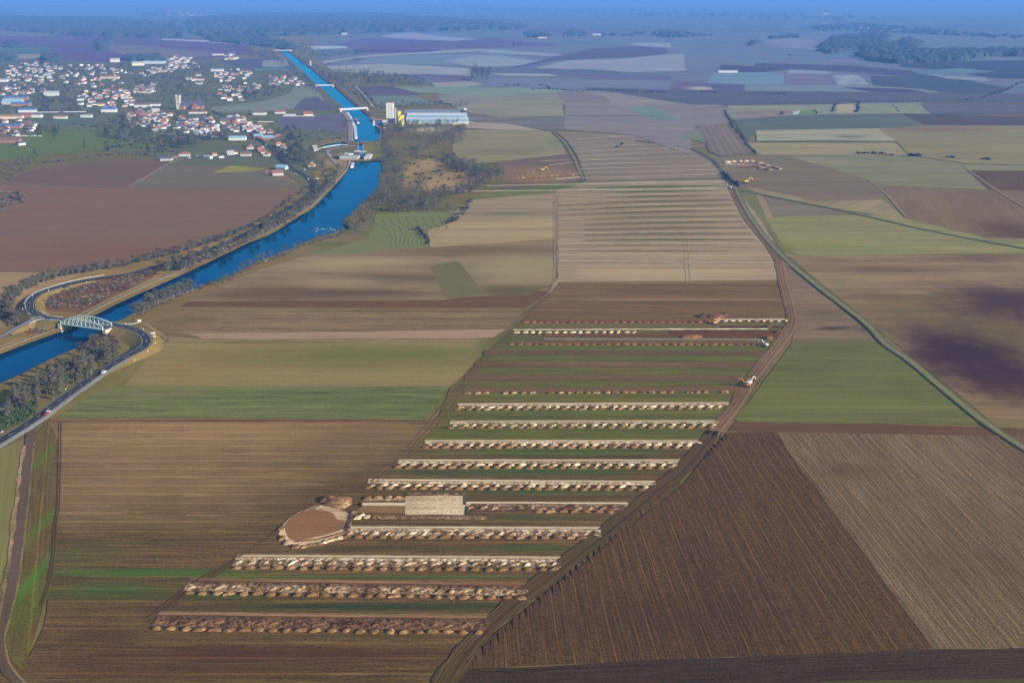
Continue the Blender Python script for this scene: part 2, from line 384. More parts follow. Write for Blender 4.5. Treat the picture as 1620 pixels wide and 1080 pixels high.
fld('meadow', '1560,152 1620,143 1620,157 1540,159', (120,140,146), **SA)
fld('chalk_quarry', '1433,76 1480,79 1478,82 1450,80', (188,186,214), **SA)
fld('chalk_quarry', '1476,79 1545,77 1620,77 1620,79 1540,81 1480,84', (196,205,226), **SA)
# -- far left
fld('ploughed_field', '-60,54 100,55 200,60 300,60 395,70 400,85 300,95 200,104 100,101 -60,98', (118,107,150), **SA)
fld('meadow', '-60,48 30,49 92,56 60,58 -60,57', (128,134,160), **SA)
fld('stubble_field', '170,71 230,73 300,80 370,86 290,93 210,90 170,80', (130,122,146), **SA)
fld('stubble_field', '256,61.5 330,64 392,69 392,71 330,67 256,63.5', (168,160,184), **SA)
fld('meadow', '-60,75 80,74 86,82 40,84 -60,84', (88,126,142), **SA)
fld('stubble_field', '18,86 75,85 72,92 22,95', (148,138,148), **SA)
fld('ploughed_field', '345,95 440,91 462,98 470,110 385,113', (106,106,142), **SA)
fld('stubble_field', '416,96 452,94 458,104 440,107 414,106', (145,138,152), **SA)
fld('meadow', '402,108 455,108 462,114 405,118', (98,130,145), **SA)
fld('forest_floor', '-80,20 60,28 160,28 240,35 292,45 290,59 240,60 130,57 60,52 0,48 -80,48', (84,120,186), **SA)
fld('forest_floor', '300,28 440,20 600,20 760,32 830,43 820,46 700,49 600,51 500,55 420,58 330,62 295,50', (86,122,188), **SA)
fld('forest_floor', '330,60 400,58 440,66 470,78 440,76 400,72 340,66', (84,112,165), **SA)
fld('forest_floor', '1298,81 1306,72 1322,61 1381,54 1405,59 1397,74 1355,79 1304,86', (72,100,160), **SA)
fld('forest_floor', '1358,89 1380,78 1397,72 1433,70 1440,76 1480,84 1560,82 1660,82 1660,87 1560,90 1511,96 1423,101 1376,96', (66,94,152), **SA)
# -- village ground
fld('village_gardens', '-60,98 60,94 160,99 250,96 330,93 400,112 470,112 505,135 520,150 545,172 552,200 545,215 500,225 500,262 492,300 440,268 360,262 270,262 240,245 120,236 40,240 -60,250', (98,112,112), alt=(112,114,106), streak=.1, fine=.1, broad=.8, speck=.3, bump=.2)
fld('meadow', '420,160 460,148 466,134 488,135 508,150 512,158 470,172 400,177 330,178 336,170', (128,136,138), alt=(110,130,124), streak=.1, bump=0)
fld('ploughed_field', '474,161 482,155 503,153 512,162 540,171 520,175 463,173', (104,100,132), streak=.1, bump=0)
fld('ploughed_field', '440,184 543,181 550,200 545,214 520,206 450,206 440,196', (108,106,132), streak=.1, bump=.1)
fld('meadow', '-60,240 0,234 35,222 68,203 95,200 160,202 165,220 228,222 250,233 170,236 110,242 60,252 -60,262', (84,120,102), alt=(96,118,98), streak=.12, fine=.1, bump=.1)
fld('meadow', '55,188 150,186 158,200 62,199', (86,116,116), streak=.1, bump=.1)
fld('rough_ground', '-60,262 60,251 120,239 200,236 250,240 262,255 210,250 110,259 40,268 0,286 -60,298', (108,104,98), alt=(122,116,98), speck=.3, streak=.1)
fld('meadow', '300,232 376,229 378,236 330,243 295,238', (128,118,112), alt=(112,118,100), streak=.1)
fld('ploughed_field', '0,290 40,270 110,260 210,251 262,257 266,259 200,297 170,296', (113,96,108), alt=(108,98,104), streak=.08, fine=.1, bump=.1)
fld('ploughed_field', '205,296 262,262 300,256 345,259 400,269 474,292 472,296 390,296', (112,110,116), alt=(112,102,110), streak=.1, fine=.1, bump=.1)
fld('ploughed_field', '-60,292 0,291 170,296 390,295 472,296 474,300 450,326 390,364 330,388 290,397 215,412 130,431 -60,430', (124,101,103), alt=(120,102,106), streak=.12, fine=.12, bump=.15, blobs=[(150,400,260,30,(122,93,90),.8), (330,300,140,9,(112,98,106),.5)])
fld('meadow', '335,274 365,262 440,245 447,262 400,271', (146,138,108), alt=(126,132,100), streak=.1)
fld('stubble_field', '-60,430 132,431 108,446 60,458 30,478 0,505 -60,520', (158,134,112), alt=(140,122,96), streak=.2, fine=.2, ang=.1)
fld('verge_grass', '30,478 60,458 108,446 135,431 215,412 300,394 390,362 450,326 486,300 500,262 540,240 556,256 539,284 470,345 385,388 300,429 184,481 114,517 0,560 -60,584 -60,520 0,505', (124,110,88), alt=(148,124,96), streak=.05, fine=.15, broad=.9, speck=.3)
fld('scrub_ground', '75,492 62,480 75,466 120,452 185,438 235,428 262,420 240,440 180,468 130,495', (98,72,66), alt=(130,102,82), streak=.05, speck=.4, broad=.9)
fld('scrub_ground', '40,527 48,515 65,508 92,508 103,514 70,528 45,533', (112,80,66), alt=(140,110,84), streak=.05, speck=.4, broad=.9)
rg = random.Random(12)
for _ in range(70):
    x_, y_ = rg.uniform(0, 470), rg.uniform(112, 240); w_, h_ = rg.uniform(5, 20)*(.6+y_/400), rg.uniform(1.2, 3.6)*(.6+y_/300); c_ = rg.choice([(104,122,104),(112,116,110),(128,118,118),(112,104,118),(98,116,102),(132,128,120),(100,108,124)])
    if inpoly(x_, y_, [(0,112),(60,98),(300,96),(400,112),(470,118),(430,150),(340,160),(330,178),(420,182),(440,200),(470,240),(330,240),(262,232),(200,205),(60,182),(0,180)]):
        fld('garden_plot', f'{x_:.1f},{y_:.1f} {x_+w_:.1f},{y_-h_*.2:.1f} {x_+w_*1.1:.1f},{y_+h_:.1f} {x_+w_*.15:.1f},{y_+h_*1.2:.1f}', c_, streak=.1, bump=0)
# -- silo, wood and the fields round them
fld('ploughed_field', '565,138 620,136 665,147 650,153 585,153', (106,100,128), **SA)
fld('meadow', '600,137 700,138 830,139 900,144 900,149 800,152 720,153 690,148 660,147 620,137', (120,144,140), **SA)
fld('meadow', '585,152 650,152 700,165 612,168 594,166', (104,132,134), alt=(108,118,130), streak=.15, bump=0)
fld('stubble_field', '690,150 720,153 800,152 885,145 900,150 900,166 760,166 700,163', (132,128,132), alt=(140,134,134), streak=.25, bump=0)
fld('stubble_field', '700,160 890,166 893,184 790,186 740,178', (142,134,130), alt=(128,124,130), streak=.3, fine=.1, bump=0)
fld('stubble_field', '893,145 1002,148 1100,163 1150,168 1100,172 893,166', (146,134,142), alt=(124,122,134), streak=.2, bump=0)
fld('stubble_field', '880,145 930,145 965,157 965,164 893,164', (132,120,134), streak=.2, bump=0)
fld('ploughed_field', '925,138 1050,143 1620,158 1620,164 1460,163 1100,167 1050,160 985,149', (102,102,130), alt=(98,98,122), streak=.15, bump=0)
fld('ploughed_field', '893,166 1060,168 1170,172 1152,196 1100,200 1090,245 1000,214 893,206', (134,126,134), alt=(122,116,128), streak=.35, fine=.15, bump=0)
fld('ploughed_field', '740,178 790,186 893,184 893,206 870,207 780,195 742,192', (120,114,124), alt=(112,118,120), streak=.3, bump=0, blobs=[(850,187,45,3,(104,116,120),.8)])
fld('meadow', '995,169 1032,169 1072,190 1030,190', (98,138,134), streak=.1, bump=0)
fld('stubble_field', '738,193 800,196 860,207 800,206 735,203', (162,146,142), streak=.2, bump=0)
fld('stubble_field', '720,207 800,205 868,208 884,222 896,245 740,262 715,240', (138,130,122), alt=(128,134,122), streak=.25, fine=.1, bump=0, blobs=[(880,226,20,7,(110,128,118),.8), (800,240,90,6,(118,112,112),.6)])
fld('ploughed_field', '716,240 896,240 912,262 925,287 800,300 770,296 800,268', (112,100,110), alt=(120,106,110), streak=.3, fine=.2, bump=.1, blobs=[(860,278,80,16,(150,122,108),.9)])
fld('ploughed_field', '880,209 1000,214 1082,231 1118,246 1152,284 1080,283 925,289 912,262 900,238', (134,124,126), alt=(122,114,120), streak=.3, fine=.2, bump=.1, ang=.12)
fld('meadow', '1095,205 1112,202 1120,222 1122,228 1078,218', (108,130,124), streak=.1, bump=0)
fld('ploughed_field', '1103,200 1152,195 1197,243 1140,248 1122,240 1115,224', (126,117,124), line=(11,.35,-.25), streak=.1, ang=angp('1103,200 1124,243'), bump=0)
# -- right distance
fld('stubble_field', '1150,168 1460,163 1475,181 1160,190', (138,138,132), alt=(128,122,128), streak=.3, bump=0)
fld('meadow', '1262,177 1290,175 1288,181 1262,182', (96,136,110), streak=.1, bump=0)
fld('ploughed_field', '1160,176 1260,176 1240,184 1162,188', (138,124,128), streak=.2, bump=0)
fld('chalk_patch', '1254,178 1266,176 1262,182 1254,182', (188,192,184), bump=0)
fld('stubble_field', '1326,165 1358,164 1356,180 1324,180', (172,154,142), streak=.2, bump=0, line=(9,.4,-.12), ang=1.57)
fld('meadow', '1360,164 1455,165 1470,180 1358,180', (142,144,132), line=(14,.3,-.1), streak=.15, bump=0, ang=1.57)
fld('ploughed_field', '1455,165 1620,168 1620,184 1472,181', (108,104,126), streak=.2, bump=0)
fld('ploughed_field', '1425,180 1472,181 1580,184 1640,196 1640,204 1462,199', (94,90,108), streak=.12, bump=0)
fld('meadow', '1160,190 1262,182 1425,180 1462,198 1400,206 1330,207 1200,207 1180,226 1200,244 1195,245', (86,108,114), alt=(102,116,116), streak=.2, bump=0)
fld('stubble_field', '1195,207 1330,205 1420,203 1440,224 1197,224', (156,154,142), alt=(140,142,132), streak=.3, bump=0, blobs=[(1345,217,30,3,(112,122,114),.9), (1385,209,36,5,(160,140,126),.6)])
fld('stubble_field', '1182,226 1420,226 1440,246 1200,245', (146,136,126), alt=(138,134,122), streak=.25, bump=0)
fld('stubble_field', '1390,205 1462,199 1640,203 1640,274 1530,260 1438,246 1420,226', (132,126,116), alt=(142,130,118), streak=.25, fine=.1, bump=0, blobs=[(1480,205,130,5,(122,104,108),.7), (1590,235,70,8,(146,136,122),.7), (1500,225,60,8,(136,130,116),.5)])
fld('meadow', '1240,247 1350,246 1438,247 1530,258 1640,270 1640,276 1530,270 1562,300 1400,293 1310,266', (128,130,118), alt=(136,130,120), streak=.3, fine=.1, bump=0, blobs=[(1480,284,60,8,(118,124,110),.6)])
fld('ploughed_field', '1152,284 1118,246 1140,248 1245,247 1310,265 1400,293 1395,316 1290,318 1192,297 1165,296', (120,110,112), alt=(126,114,112), streak=.25, fine=.2, bump=.1, line=(14,.3,-.1))
fld('stubble_field', '1175,296 1215,296 1300,306 1390,311 1432,345 1400,341 1290,325 1200,305', (148,136,122), alt=(128,116,112), streak=.15, line=(10,.3,-.12), bump=.1, ang=.9)
fld('ploughed_field', '1390,292 1562,300 1640,334 1640,392 1560,377 1434,346', (120,104,102), alt=(130,114,104), streak=.1, line=(7,.35,-.15), ang=angp('1400,293 1436,346'), bump=.15, blobs=[(1600,365,70,22,(92,76,86),.9)])
fld('ploughed_field', '1530,270 1640,274 1640,340 1562,300', (98,84,92), line=(7,.35,-.12), ang=angp('1400,293 1436,346'), streak=.1, bump=.1, alt=(108,92,96))
fld('ploughed_field', '1195,305 1290,325 1400,342 1225,345 1210,330', (120,112,114), alt=(128,118,114), streak=.3, fine=.2, bump=.1)
fld('meadow', '1165,300 1195,305 1212,332 1262,402 1245,408 1205,350', (116,116,100), alt=(104,112,92), streak=.1, ang=-1.0, bump=.1)
fld('stubble_field', '1196,306 1208,312 1232,360 1226,366 1214,350', (150,130,120), streak=.1, ang=-1.2, bump=.1)
fld('meadow', '1212,346 1225,343 1400,340 1434,346 1560,377 1640,392 1640,399 1500,402 1262,405 1242,392', (132,130,102), alt=(140,134,108), streak=.25, fine=.15, bump=.1, blobs=[(1240,395,26,12,(112,118,84),.8)])
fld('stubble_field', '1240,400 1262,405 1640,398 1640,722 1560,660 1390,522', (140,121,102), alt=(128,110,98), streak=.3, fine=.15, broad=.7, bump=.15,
    blobs=[(1400,427,150,7,(104,90,88),.8,.0), (1560,408,110,8,(108,92,90),.8), (1500,470,110,14,(142,124,102),.6), (1530,520,230,60,(96,92,68),.5), (1600,560,150,80,(92,88,64),.5), (1480,590,160,10,(92,88,64),.5), (1530,640,120,8,(96,88,68),.5), (1440,492,170,16,(100,92,76),.6), (1560,470,170,16,(96,90,72),.6), (1400,470,120,8,(104,90,80),.7), (1610,600,130,55,(74,58,50),.9), (1520,560,130,60,(62,50,46),.95), (1600,480,130,40,(70,58,54),.9), (1330,450,22,12,(112,112,88),.5), (1570,650,50,16,(134,108,86),.6)])  # broad soft patches, darker than the field towards its right side
fld('meadow', '1236,414 1250,418 1400,548 1370,540 1300,540 1252,540 1258,500 1238,440', (124,108,100), alt=(104,100,92), streak=.3, fine=.2, bump=.15, blobs=[(1300,498,45,8,(98,100,82),.7), (1320,519,38,3,(62,60,70),.85,.12), (1375,520,25,10,(82,78,84),.8), (1285,533,60,4,(134,116,108),.7)])
# -- middle, between canal and diggings
fld('meadow', '489,403 530,392 581,377 590,358 595,338 651,334 721,332 722,341 700,357 676,363 679,391 616,394 569,401', (110,124,98), alt=(100,124,90), streak=.1, fine=.15, bump=.1)
fld('meadow', '720,324 745,313 800,302 880,292 960,284 1152,283 1160,292 960,299 880,306 738,317 722,330', (104,120,92), streak=.1, bump=.1)
fld('stubble_field', '735,317 880,305 880,346 724,350 716,340', (146,131,122), alt=(138,126,118), streak=.25, bump=.1, blobs=[(810,338,90,4,(118,112,104),.85)])
fld('stubble_field', '700,358 724,349 880,345 882,382 700,392 680,391 677,363', (158,139,118), alt=(146,134,112), streak=.25, fine=.12, bump=.1)
fld('stubble_field', '300,478 345,456 400,430 489,403 569,401 616,394 700,390 882,378 882,446 860,454 835,470 700,475', (134,118,102), alt=(128,116,98), streak=.25, fine=.12, broad=.4, bump=.12,
    blobs=[(760,397,190,10,(112,99,88),1), (820,426,110,30,(146,136,110),1), (560,416,150,11,(154,138,114),1,.08), (620,440,190,10,(104,94,86),.95,.02), (520,447,110,11,(146,127,106),1), (500,465,280,12,(100,87,84),1), (820,460,120,12,(100,92,80),1), (420,462,90,16,(108,90,82),.8)])
fld('winter_crop', '679,421 725,413 767,465 733,470 707,473', (110,106,90), alt=(98,106,86), streak=.1, ang=-.9, bump=.1)
fld('ploughed_field', '285,485 300,477 700,475 735,470 838,466 850,460 870,462 830,488', (108,84,76), alt=(98,80,74), streak=.2, fine=.1, bump=.2)
fld('stubble_field', '232,520 275,488 830,487 800,524 770,529 270,532', (126,108,94), alt=(116,104,86), streak=.35, fine=.3, speck=.2, bump=.2, blobs=[(300,505,60,12,(110,98,82),.7), (260,522,40,8,(112,100,74),.7)])
fld('stubble_field', '300,528 560,525 800,521 780,534 740,536 320,536', (158,133,119), streak=.1, fine=.1, bump=.1)
fld('meadow', '604,227 618,226 628,236 634,262 622,262 612,300 604,292 606,258', (124,122,98), alt=(132,122,100), streak=.1, speck=.2, bump=0)
fld('meadow', '577,228 603,226 606,251 576,251', (122,120,94), alt=(132,118,98), streak=.1, speck=.2, bump=0)
fld('stubble_field', '262,532 320,536 770,537 765,556 735,592 712,612 400,612 190,612 232,560', (135,123,96), alt=(140,122,96), streak=.12, fine=.12, bump=.1, blobs=[(330,575,110,30,(138,118,92),.7), (590,562,300,24,(104,112,80),.85), (765,548,18,16,(94,110,80),.8), (420,541,160,4,(100,104,78),.6)])
fld('winter_crop', '85,660 110,640 150,620 195,611 712,612 692,640 672,664', (90,116,82), alt=(106,116,86), streak=.25, fine=.3, speck=.25, bump=.2, blobs=[(250,622,110,9,(120,112,88),.8), (400,612,320,2.5,(128,118,88),.7)])
fld('verge_grass', '80,571 122,553 147,535 160,522 172,514 200,509 245,520 270,535 235,560 195,611 150,622 85,662 60,668 -60,720 -60,650 0,612', (124,112,86), alt=(108,104,76), streak=.05, fine=.15, broad=.8, speck=.3)
fld('meadow', '195,560 236,558 262,536 240,560 196,611 150,622 112,642 150,600', (124,114,88), alt=(104,112,76), streak=.1, speck=.25, ang=angp('110,640 235,560'))
fld('verge_grass', '211,499 256,478 316,459 331,450 361,443 404,420 442,406 489,403 400,430 345,456 290,482 232,520 212,510', (128,108,88), alt=(104,102,76), speck=.3)
fld('scrub_ground', '600,296 605,250 605,222 618,190 735,190 760,270 800,272 792,296 742,318 722,332 651,334 595,338 560,362 541,353', (116,108,94), alt=(104,98,86), speck=.4, broad=.9, blobs=[(675,262,34,14,(160,138,122),.95), (725,278,60,11,(156,132,114),.9), (695,292,60,14,(162,136,118),.95), (650,275,16,20,(158,134,114),.9), (662,240,34,6,(140,128,118),.8,-.3), (760,284,30,6,(164,138,114),.8), (680,205,36,5,(184,174,158),.9)])
# -- diggings and the near fields
T0B = [(890+ (150 if k in (7,8,9,10) else 130), 303-7+k*7.3*(1+.012*k), (118 if k in (7,8,9,10) else 142), 2.8, [(108,100,92),(102,100,94),(98,110,86),(110,100,92)][k % 4] if k > 1 else (88,110,80), 1, .06-.004*k) for k in range(13)]
fld('stripped_soil', '880,303 925,289 1152,283 1160,292 1205,350 1240,410 1250,506 828,506 870,462 883,440', (152,135,120), alt=(142,125,112), streak=.3, fine=.2, speck=.12, bump=.2,
    blobs=T0B + [(1060,431,260,16,(172,152,128),.9), (1060,404,230,7,(160,142,120),.8), (1020,397,200,2.4,(122,108,98),.8), (1080,424,220,1.6,(128,112,100),.7), (1040,449,250,2,(182,162,138),.6), (900,425,26,60,(150,132,118),.5)])
fld('ploughed_field', '884,446 1237,443 1250,506 828,507 846,484 872,462', (114,95,84), alt=(102,85,76), streak=.4, fine=.25, speck=.15, bump=.25, blobs=[(1060,474,260,3,(140,120,104),.8), (1060,446,260,4,(140,122,104),.6)])
fld('winter_crop', '828,504 1252,504 1250,530 1165,662 1112,699 664,702 690,668 712,612 770,560', (88,102,72), alt=(104,98,74), streak=.25, fine=.25, broad=.6, speck=.25, bump=.3,
    blobs=[(1000,515,260,9,(112,100,86),.8), (980,532,260,8,(98,84,76),.7), (740,600,50,60,(104,92,74),.7), (900,652,200,5,(82,108,70),.6)])
fld('winter_crop', '-60,1200 -60,1090 40,1050 70,990 88,832 76,672 80,663 700,664 668,700 1112,697 1080,745 1075,770 960,860 780,1000 715,1060 690,1200', (103,82,65), alt=(92,76,58), streak=.24, fine=.35, broad=.7, speck=.3, bump=.4,
    blobs=[(300,690,470,60,(144,116,90),1), (240,762,330,66,(132,106,83),1), (200,825,330,14,(120,98,76),.8), (560,700,120,40,(118,96,76),.8), (380,666,360,2.2,(92,62,50),.9),
           (200,858,220,3,(70,74,50),.7), (240,906,240,8,(70,100,44),1), (170,934,130,18,(72,90,46),.95), (330,945,120,8,(74,86,50),.8), (400,914,90,4,(78,98,46),.8), (130,880,90,24,(82,92,54),.6),
           (620,913,330,4.5,(64,86,42),.9), (600,960,340,9,(54,70,40),.95), (840,868,110,8,(68,90,46),.8), (620,868,240,5,(84,82,58),.7), (850,820,140,6,(72,84,50),.8), (860,778,200,6,(72,88,56),.9), (840,746,250,8,(74,90,58),1), (880,715,240,8,(78,96,62),1), (700,750,60,6,(76,84,54),.6), (820,786,120,5,(92,82,64),.7),
           (430,1036,430,20,(84,60,47),1), (300,1060,300,14,(88,64,48),.8), (450,1008,340,6,(94,76,58),.8), (150,1010,90,22,(84,64,50),.8), (480,860,60,18,(112,94,74),.6), (620,780,70,16,(96,80,62),.8)])
fld('verge_grass', '52,690 78,664 92,700 92,832 80,930 40,1060 0,1040 22,930 46,800', (104,88,64), alt=(92,98,60), streak=.2, fine=.15, speck=.35, broad=.9, ang=angp('50,720 10,1040'), bump=.3, blobs=[(40,930,16,100,(78,112,44),1), (66,830,14,60,(88,106,54),.8), (60,730,14,40,(92,104,56),.8), (70,985,22,34,(104,76,54),.8)])
fld('verge_grass', '-60,745 -20,715 38,696 26,860 8,960 -60,1000', (122,118,80), alt=(132,118,88), streak=.15, ang=angp('38,700 10,940'), bump=.2)
fld('winter_crop', '1254,541 1340,540 1376,538 1402,548 1560,662 1566,671 1170,669 1163,664', (100,111,80), alt=(90,106,74), streak=.25, fine=.15, bump=.15, blobs=[(1320,552,110,9,(86,104,68),.7), (1330,640,220,14,(112,120,80),.5)])
fld('ploughed_field', '1152,682 1163,668 1400,671 1562,676 1640,720 1640,728 1600,700 1575,690 1300,686', (104,78,70), alt=(92,70,62), streak=.2, fine=.2, bump=.3)
PL = angp('1225,683 1475,1025')
fld('ploughed_field', '1150,684 1226,684 1476,1026 1100,1042 728,1060 760,1020 960,862 1075,772', (90,69,55), alt=(79,61,48), ang=PL, streak=.08, fine=.14, speck=.5, broad=.6, line=(5.2,.1,.13), bump=.7, bd=.6, blobs=[(1050,980,300,60,(76,60,46),.6)])
fld('ploughed_field', '1226,684 1576,690 1640,724 1640,1022 1476,1026', (116,97,82), alt=(106,88,75), ang=PL, streak=.08, fine=.14, speck=.45, broad=.7, line=(3.8,.12,.12), bump=.8, bd=.5, blobs=[(1350,745,70,16,(100,78,68),.7), (1540,900,120,60,(104,82,68),.6)])
fld('ploughed_field', '728,1060 1100,1042 1476,1027 1700,1018 1700,1058 1300,1078 1200,1200 690,1200', (72,60,45), alt=(62,51,39), ang=angp('728,1060 1476,1027'), fine=.35, speck=.45, bump=.9, bd=.6)
fld('verge_grass', '1300,1079 1700,1056 1700,1200 1100,1200', (84,84,56), alt=(72,56,44), ang=.05, fine=.3, speck=.3)
zf = zn = .03
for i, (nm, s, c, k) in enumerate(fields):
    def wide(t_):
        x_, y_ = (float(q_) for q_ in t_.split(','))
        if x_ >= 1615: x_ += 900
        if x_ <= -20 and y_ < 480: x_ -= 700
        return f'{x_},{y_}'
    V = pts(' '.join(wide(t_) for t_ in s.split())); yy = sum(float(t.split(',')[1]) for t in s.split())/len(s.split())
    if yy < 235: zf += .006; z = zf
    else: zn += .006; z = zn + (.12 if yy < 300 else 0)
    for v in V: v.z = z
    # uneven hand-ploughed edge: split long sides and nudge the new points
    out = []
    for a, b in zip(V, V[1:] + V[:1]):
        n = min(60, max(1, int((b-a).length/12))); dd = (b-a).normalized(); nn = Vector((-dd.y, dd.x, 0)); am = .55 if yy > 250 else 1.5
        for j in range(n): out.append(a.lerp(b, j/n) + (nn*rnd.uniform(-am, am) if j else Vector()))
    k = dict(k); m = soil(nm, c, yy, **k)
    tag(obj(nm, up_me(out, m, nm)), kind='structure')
ZT = .75                                             # level on which tracks and roads start
# ================================================================ ROADS, TRACKS, EMBANKMENTS
def pz(s):
    out = []
    for t_ in s.split():
        v = [float(q_) for q_ in t_.split(',')]; out.append(P(v[0], v[1], v[2] if len(v) > 2 else 0))
    return out
def line_of(s, step=6): return spline(pz(s), step)
def track(name, s, w, c, y, z=ZT, alt=None, jit=.25, off=0, **k):
    l = s if isinstance(s, list) else line_of(s)
    m = soil(name, c, y, alt=alt, **{**dict(streak=.1, fine=.1, speck=.3, broad=.7, bump=.2), **k})
    return ribbon(name, l, off + w/2, off - w/2, z, m, jit=jit)
# bank edges, quay, towpath
m_lip = soil('concrete_edge', (176,170,158), 400, alt=(150,145,132), speck=.2, bump=0)
ribbon('canal_edging', west, 1.0, 2.5, -ZW + .42, m_lip)
m_tow = soil('towpath', (150,134,116), 420, alt=(128,114,96), speck=.3, bump=.1)
ribbon('towpath', west, 5.0, 8.0, -ZW + .45, m_tow, jit=.3)
ribbon('towpath', west, 3.2, 4.2, -ZW + .44, soil('path_verge', (112,96,78), 420, bump=.1), jit=.2)
qn = [i for i, v in enumerate(up_w) if px_of(v)[1] > 172]
qw = up_w[1:len(qn)]
ribbon('quay', qw, 1.0, 2.2, -ZW + .72, m_lip); ribbon('quay_road', qw, 2.2, 10, -ZW + .7, soil('quay_tarmac', (134,134,148), 200, bump=0))
ribbon('towpath', up_w[len(qn)+1:], 1.2, 5, -ZW + .7, soil('far_towpath', (112,116,128), 140, bump=0), jit=.4)
ribbon('towpath', up_e[1:], -1.2, -6, -ZW + .7, soil('far_towpath_east', (92,92,106), 150, bump=0), jit=.4)
ribbon('canal_edging', up_e[1:], -.9, -1.7, -ZW + .74, m_lip)
# asphalt road over the bridge
road = line_of('-60,735,.6 0,697,.6 50,666,.6 100,629,.6 150,594,1 195,566,2.5 222,552,3.5 232,541,4 228,530,4.5 210,520,4.8 185,514,5 170,511.2,5 134,508.2,5 99,505.5,5 75,503,4.8 57,497,4.5 47,487,4 48,476,3.5 60,465,2.8 85,456,2 120,447,1.2 160,440,.9 200,434,.8 250,421,.8 300,406,.8 340,392,.8 370,380,.8 420,352,.8 470,322,.8 490,308,.8 496,297,.8 491,285,.8 478,275,.8 455,262,.8 443,250,.8 430,235,.8 412,222,.8 390,207,.8 365,190,.8 335,175,.8', 6)
m_road = soil('asphalt', (66,72,88), 560, alt=(58,64,80), streak=.03, fine=.05, speck=.15, bump=0)
i0 = min(range(len(road)), key=lambda i: (px_of(road[i])[0]-170)**2 + (px_of(road[i])[1]-511)**2)
i1 = min(range(len(road)), key=lambda i: (px_of(road[i])[0]-99)**2 + (px_of(road[i])[1]-505.5)**2)
ribbon('road', road, 3.6, -3.6, .06, m_road)
m_mark = plain('road_paint', (.62, .62, .58), .7, .1, .5)
for o_ in (3.1, -3.1): ribbon('road_marking', [v for v in road if v.y < 900], o_ + .09, o_ - .09, .072, m_mark)
ms = MB(); rr = [v for v in road if v.y < 900]
for i in range(0, len(rr)-1, 2):
    a, b = rr[i], rr[i].lerp(rr[i+1], .6); d = (b-a).normalized(); n = Vector((-d.y, d.x, 0))*.08
    ms.add([a-n+Vector((0,0,.074)), a+n+Vector((0,0,.074)), b+n+Vector((0,0,.074)), b-n+Vector((0,0,.074))], [(3,2,1,0)])
tag(ms.obj('road_marking', m_mark), kind='structure')
lo = [v for v in road if px_of(v)[1] > 560]
ribbon('road_shoulder', lo, -3.7, -7.0, .03, soil('shoulder_gravel', (150,148,148), 640, alt=(128,124,118), speck=.3, bump=.1), jit=.3)
m_verge = soil('embankment_grass', (128,114,88), 520, alt=(112,104,78), speck=.35, broad=.9, bump=.3)
def embank(l, w, lo_z=.62):
    N = normals(l); run = []
    for sgn in (1, -1):
        a, b = [], []
        for i, (p, n) in enumerate(zip(l, N)):
            if p.z > lo_z and not (i0 < i < i1 and l is road):
                a.append(p + n*sgn*(w-.3) + Vector((0,0,.02))); q_ = p + n*sgn*(w + .8 + 1.7*p.z); q_.z = .05; b.append(q_)
            if (p.z <= lo_z or (i0 < i < i1 and l is road) or i == len(l)-1) and len(a) > 1:
                m_ = strip_me('embankment', a, b, m_verge) if sgn < 0 else strip_me('embankment', b, a, m_verge)
                tag(obj('embankment', m_), kind='structure'); a, b = [], []
embank(road, 4.3, .95)
side = line_of('-60,553,.5 -30,543,.5 0,533,.6 20,522,1.4 40,511.5,3 52,505,4.2 62,500,4.5')
ribbon('side_road', side, 2.4, -2.4, .05, soil('worn_asphalt', (128,126,138), 520, speck=.15, bump=0)); embank(side, 3.0, .7)
ribbon('road_island', line_of('48,505,4.35 58,500.5,4.62 70,503,4.8'), .7, -.7, .1, m_lip)
track('gravel_path', '-60,690 0,648 45,617 95,589 130,570 158,561', 4.5, (146,140,146), 590, z=.5, alt=(128,120,112), jit=.5)
track('gravel_path', '112,584 135,572 163,559', 7, (154,150,156), 565, z=.51, jit=.6)
track('field_path', '222,511 232,514 245,524 262,536 250,552 238,566', 3.4, (150,122,96), 540, z=.5, jit=.4)
# tracks over the fields
track('farm_track', '52,672 47,700 42,745 36,800 29,860 19,930 8,985 0,1015 8,1050 30,1078 70,1110', 4.6, (98,84,80), 800, alt=(88,76,64), z=.55, ang=angp('47,700 19,930'))
rub = line_of('38,706 32,745 25,800 18,860 8,925 -3,985')
mr = soil('rubble_strip', (160,132,104), 820, alt=(110,92,70), speck=.8, broad=.9, bump=.8, fine=.3)
ribbon('verge_grass', rub, .9, -.9, .56, mr, jit=.6)
ribbon('verge_grass', line_of('55,700 50,745 45,800 38,860 28,930 15,985 8,1010 14,1050 40,1082'), .35, -.35, .57, soil('path_edge', (134,114,84), 820, speck=.6, bump=.2), jit=.3)
site = line_of('1153,284 1160,302 1182,345 1214,385 1232,412 1240,450 1252,495 1250,520 1230,548 1190,600 1165,640 1140,672 1085,738 1040,775 985,822 930,865 870,912 810,958 760,1005 715,1062 690,1110')
sA = [v for v in site if px_of(v)[1] < 690]; sB = [v for v in site if px_of(v)[1] > 682]
track('site_track', sA, 9, (128,104,92), 540, z=.6, alt=(112,90,80), jit=.7)
for o_ in (-3.4, -1.2, 1.4, 3.2): ribbon('wheel_rut', sA, o_+.28, o_-.28, .61, soil('wheel_rut', (104,82,72) if o_ < 2 else (150,124,106), 540, speck=.3, bump=.1), jit=.2)
track('site_track', sB, 9.5, (84,68,50), 860, z=.6, alt=(74,72,48), jit=.9)
for o_ in (-3.6, -2.2, -.6, 1.1, 2.6, 3.8): ribbon('wheel_rut', sB, o_+.2, o_-.2, .61, soil('wheel_rut_dark', (64,52,40) if int(o_*10) % 2 else (104,86,66), 860, speck=.3, bump=.1), jit=.25)
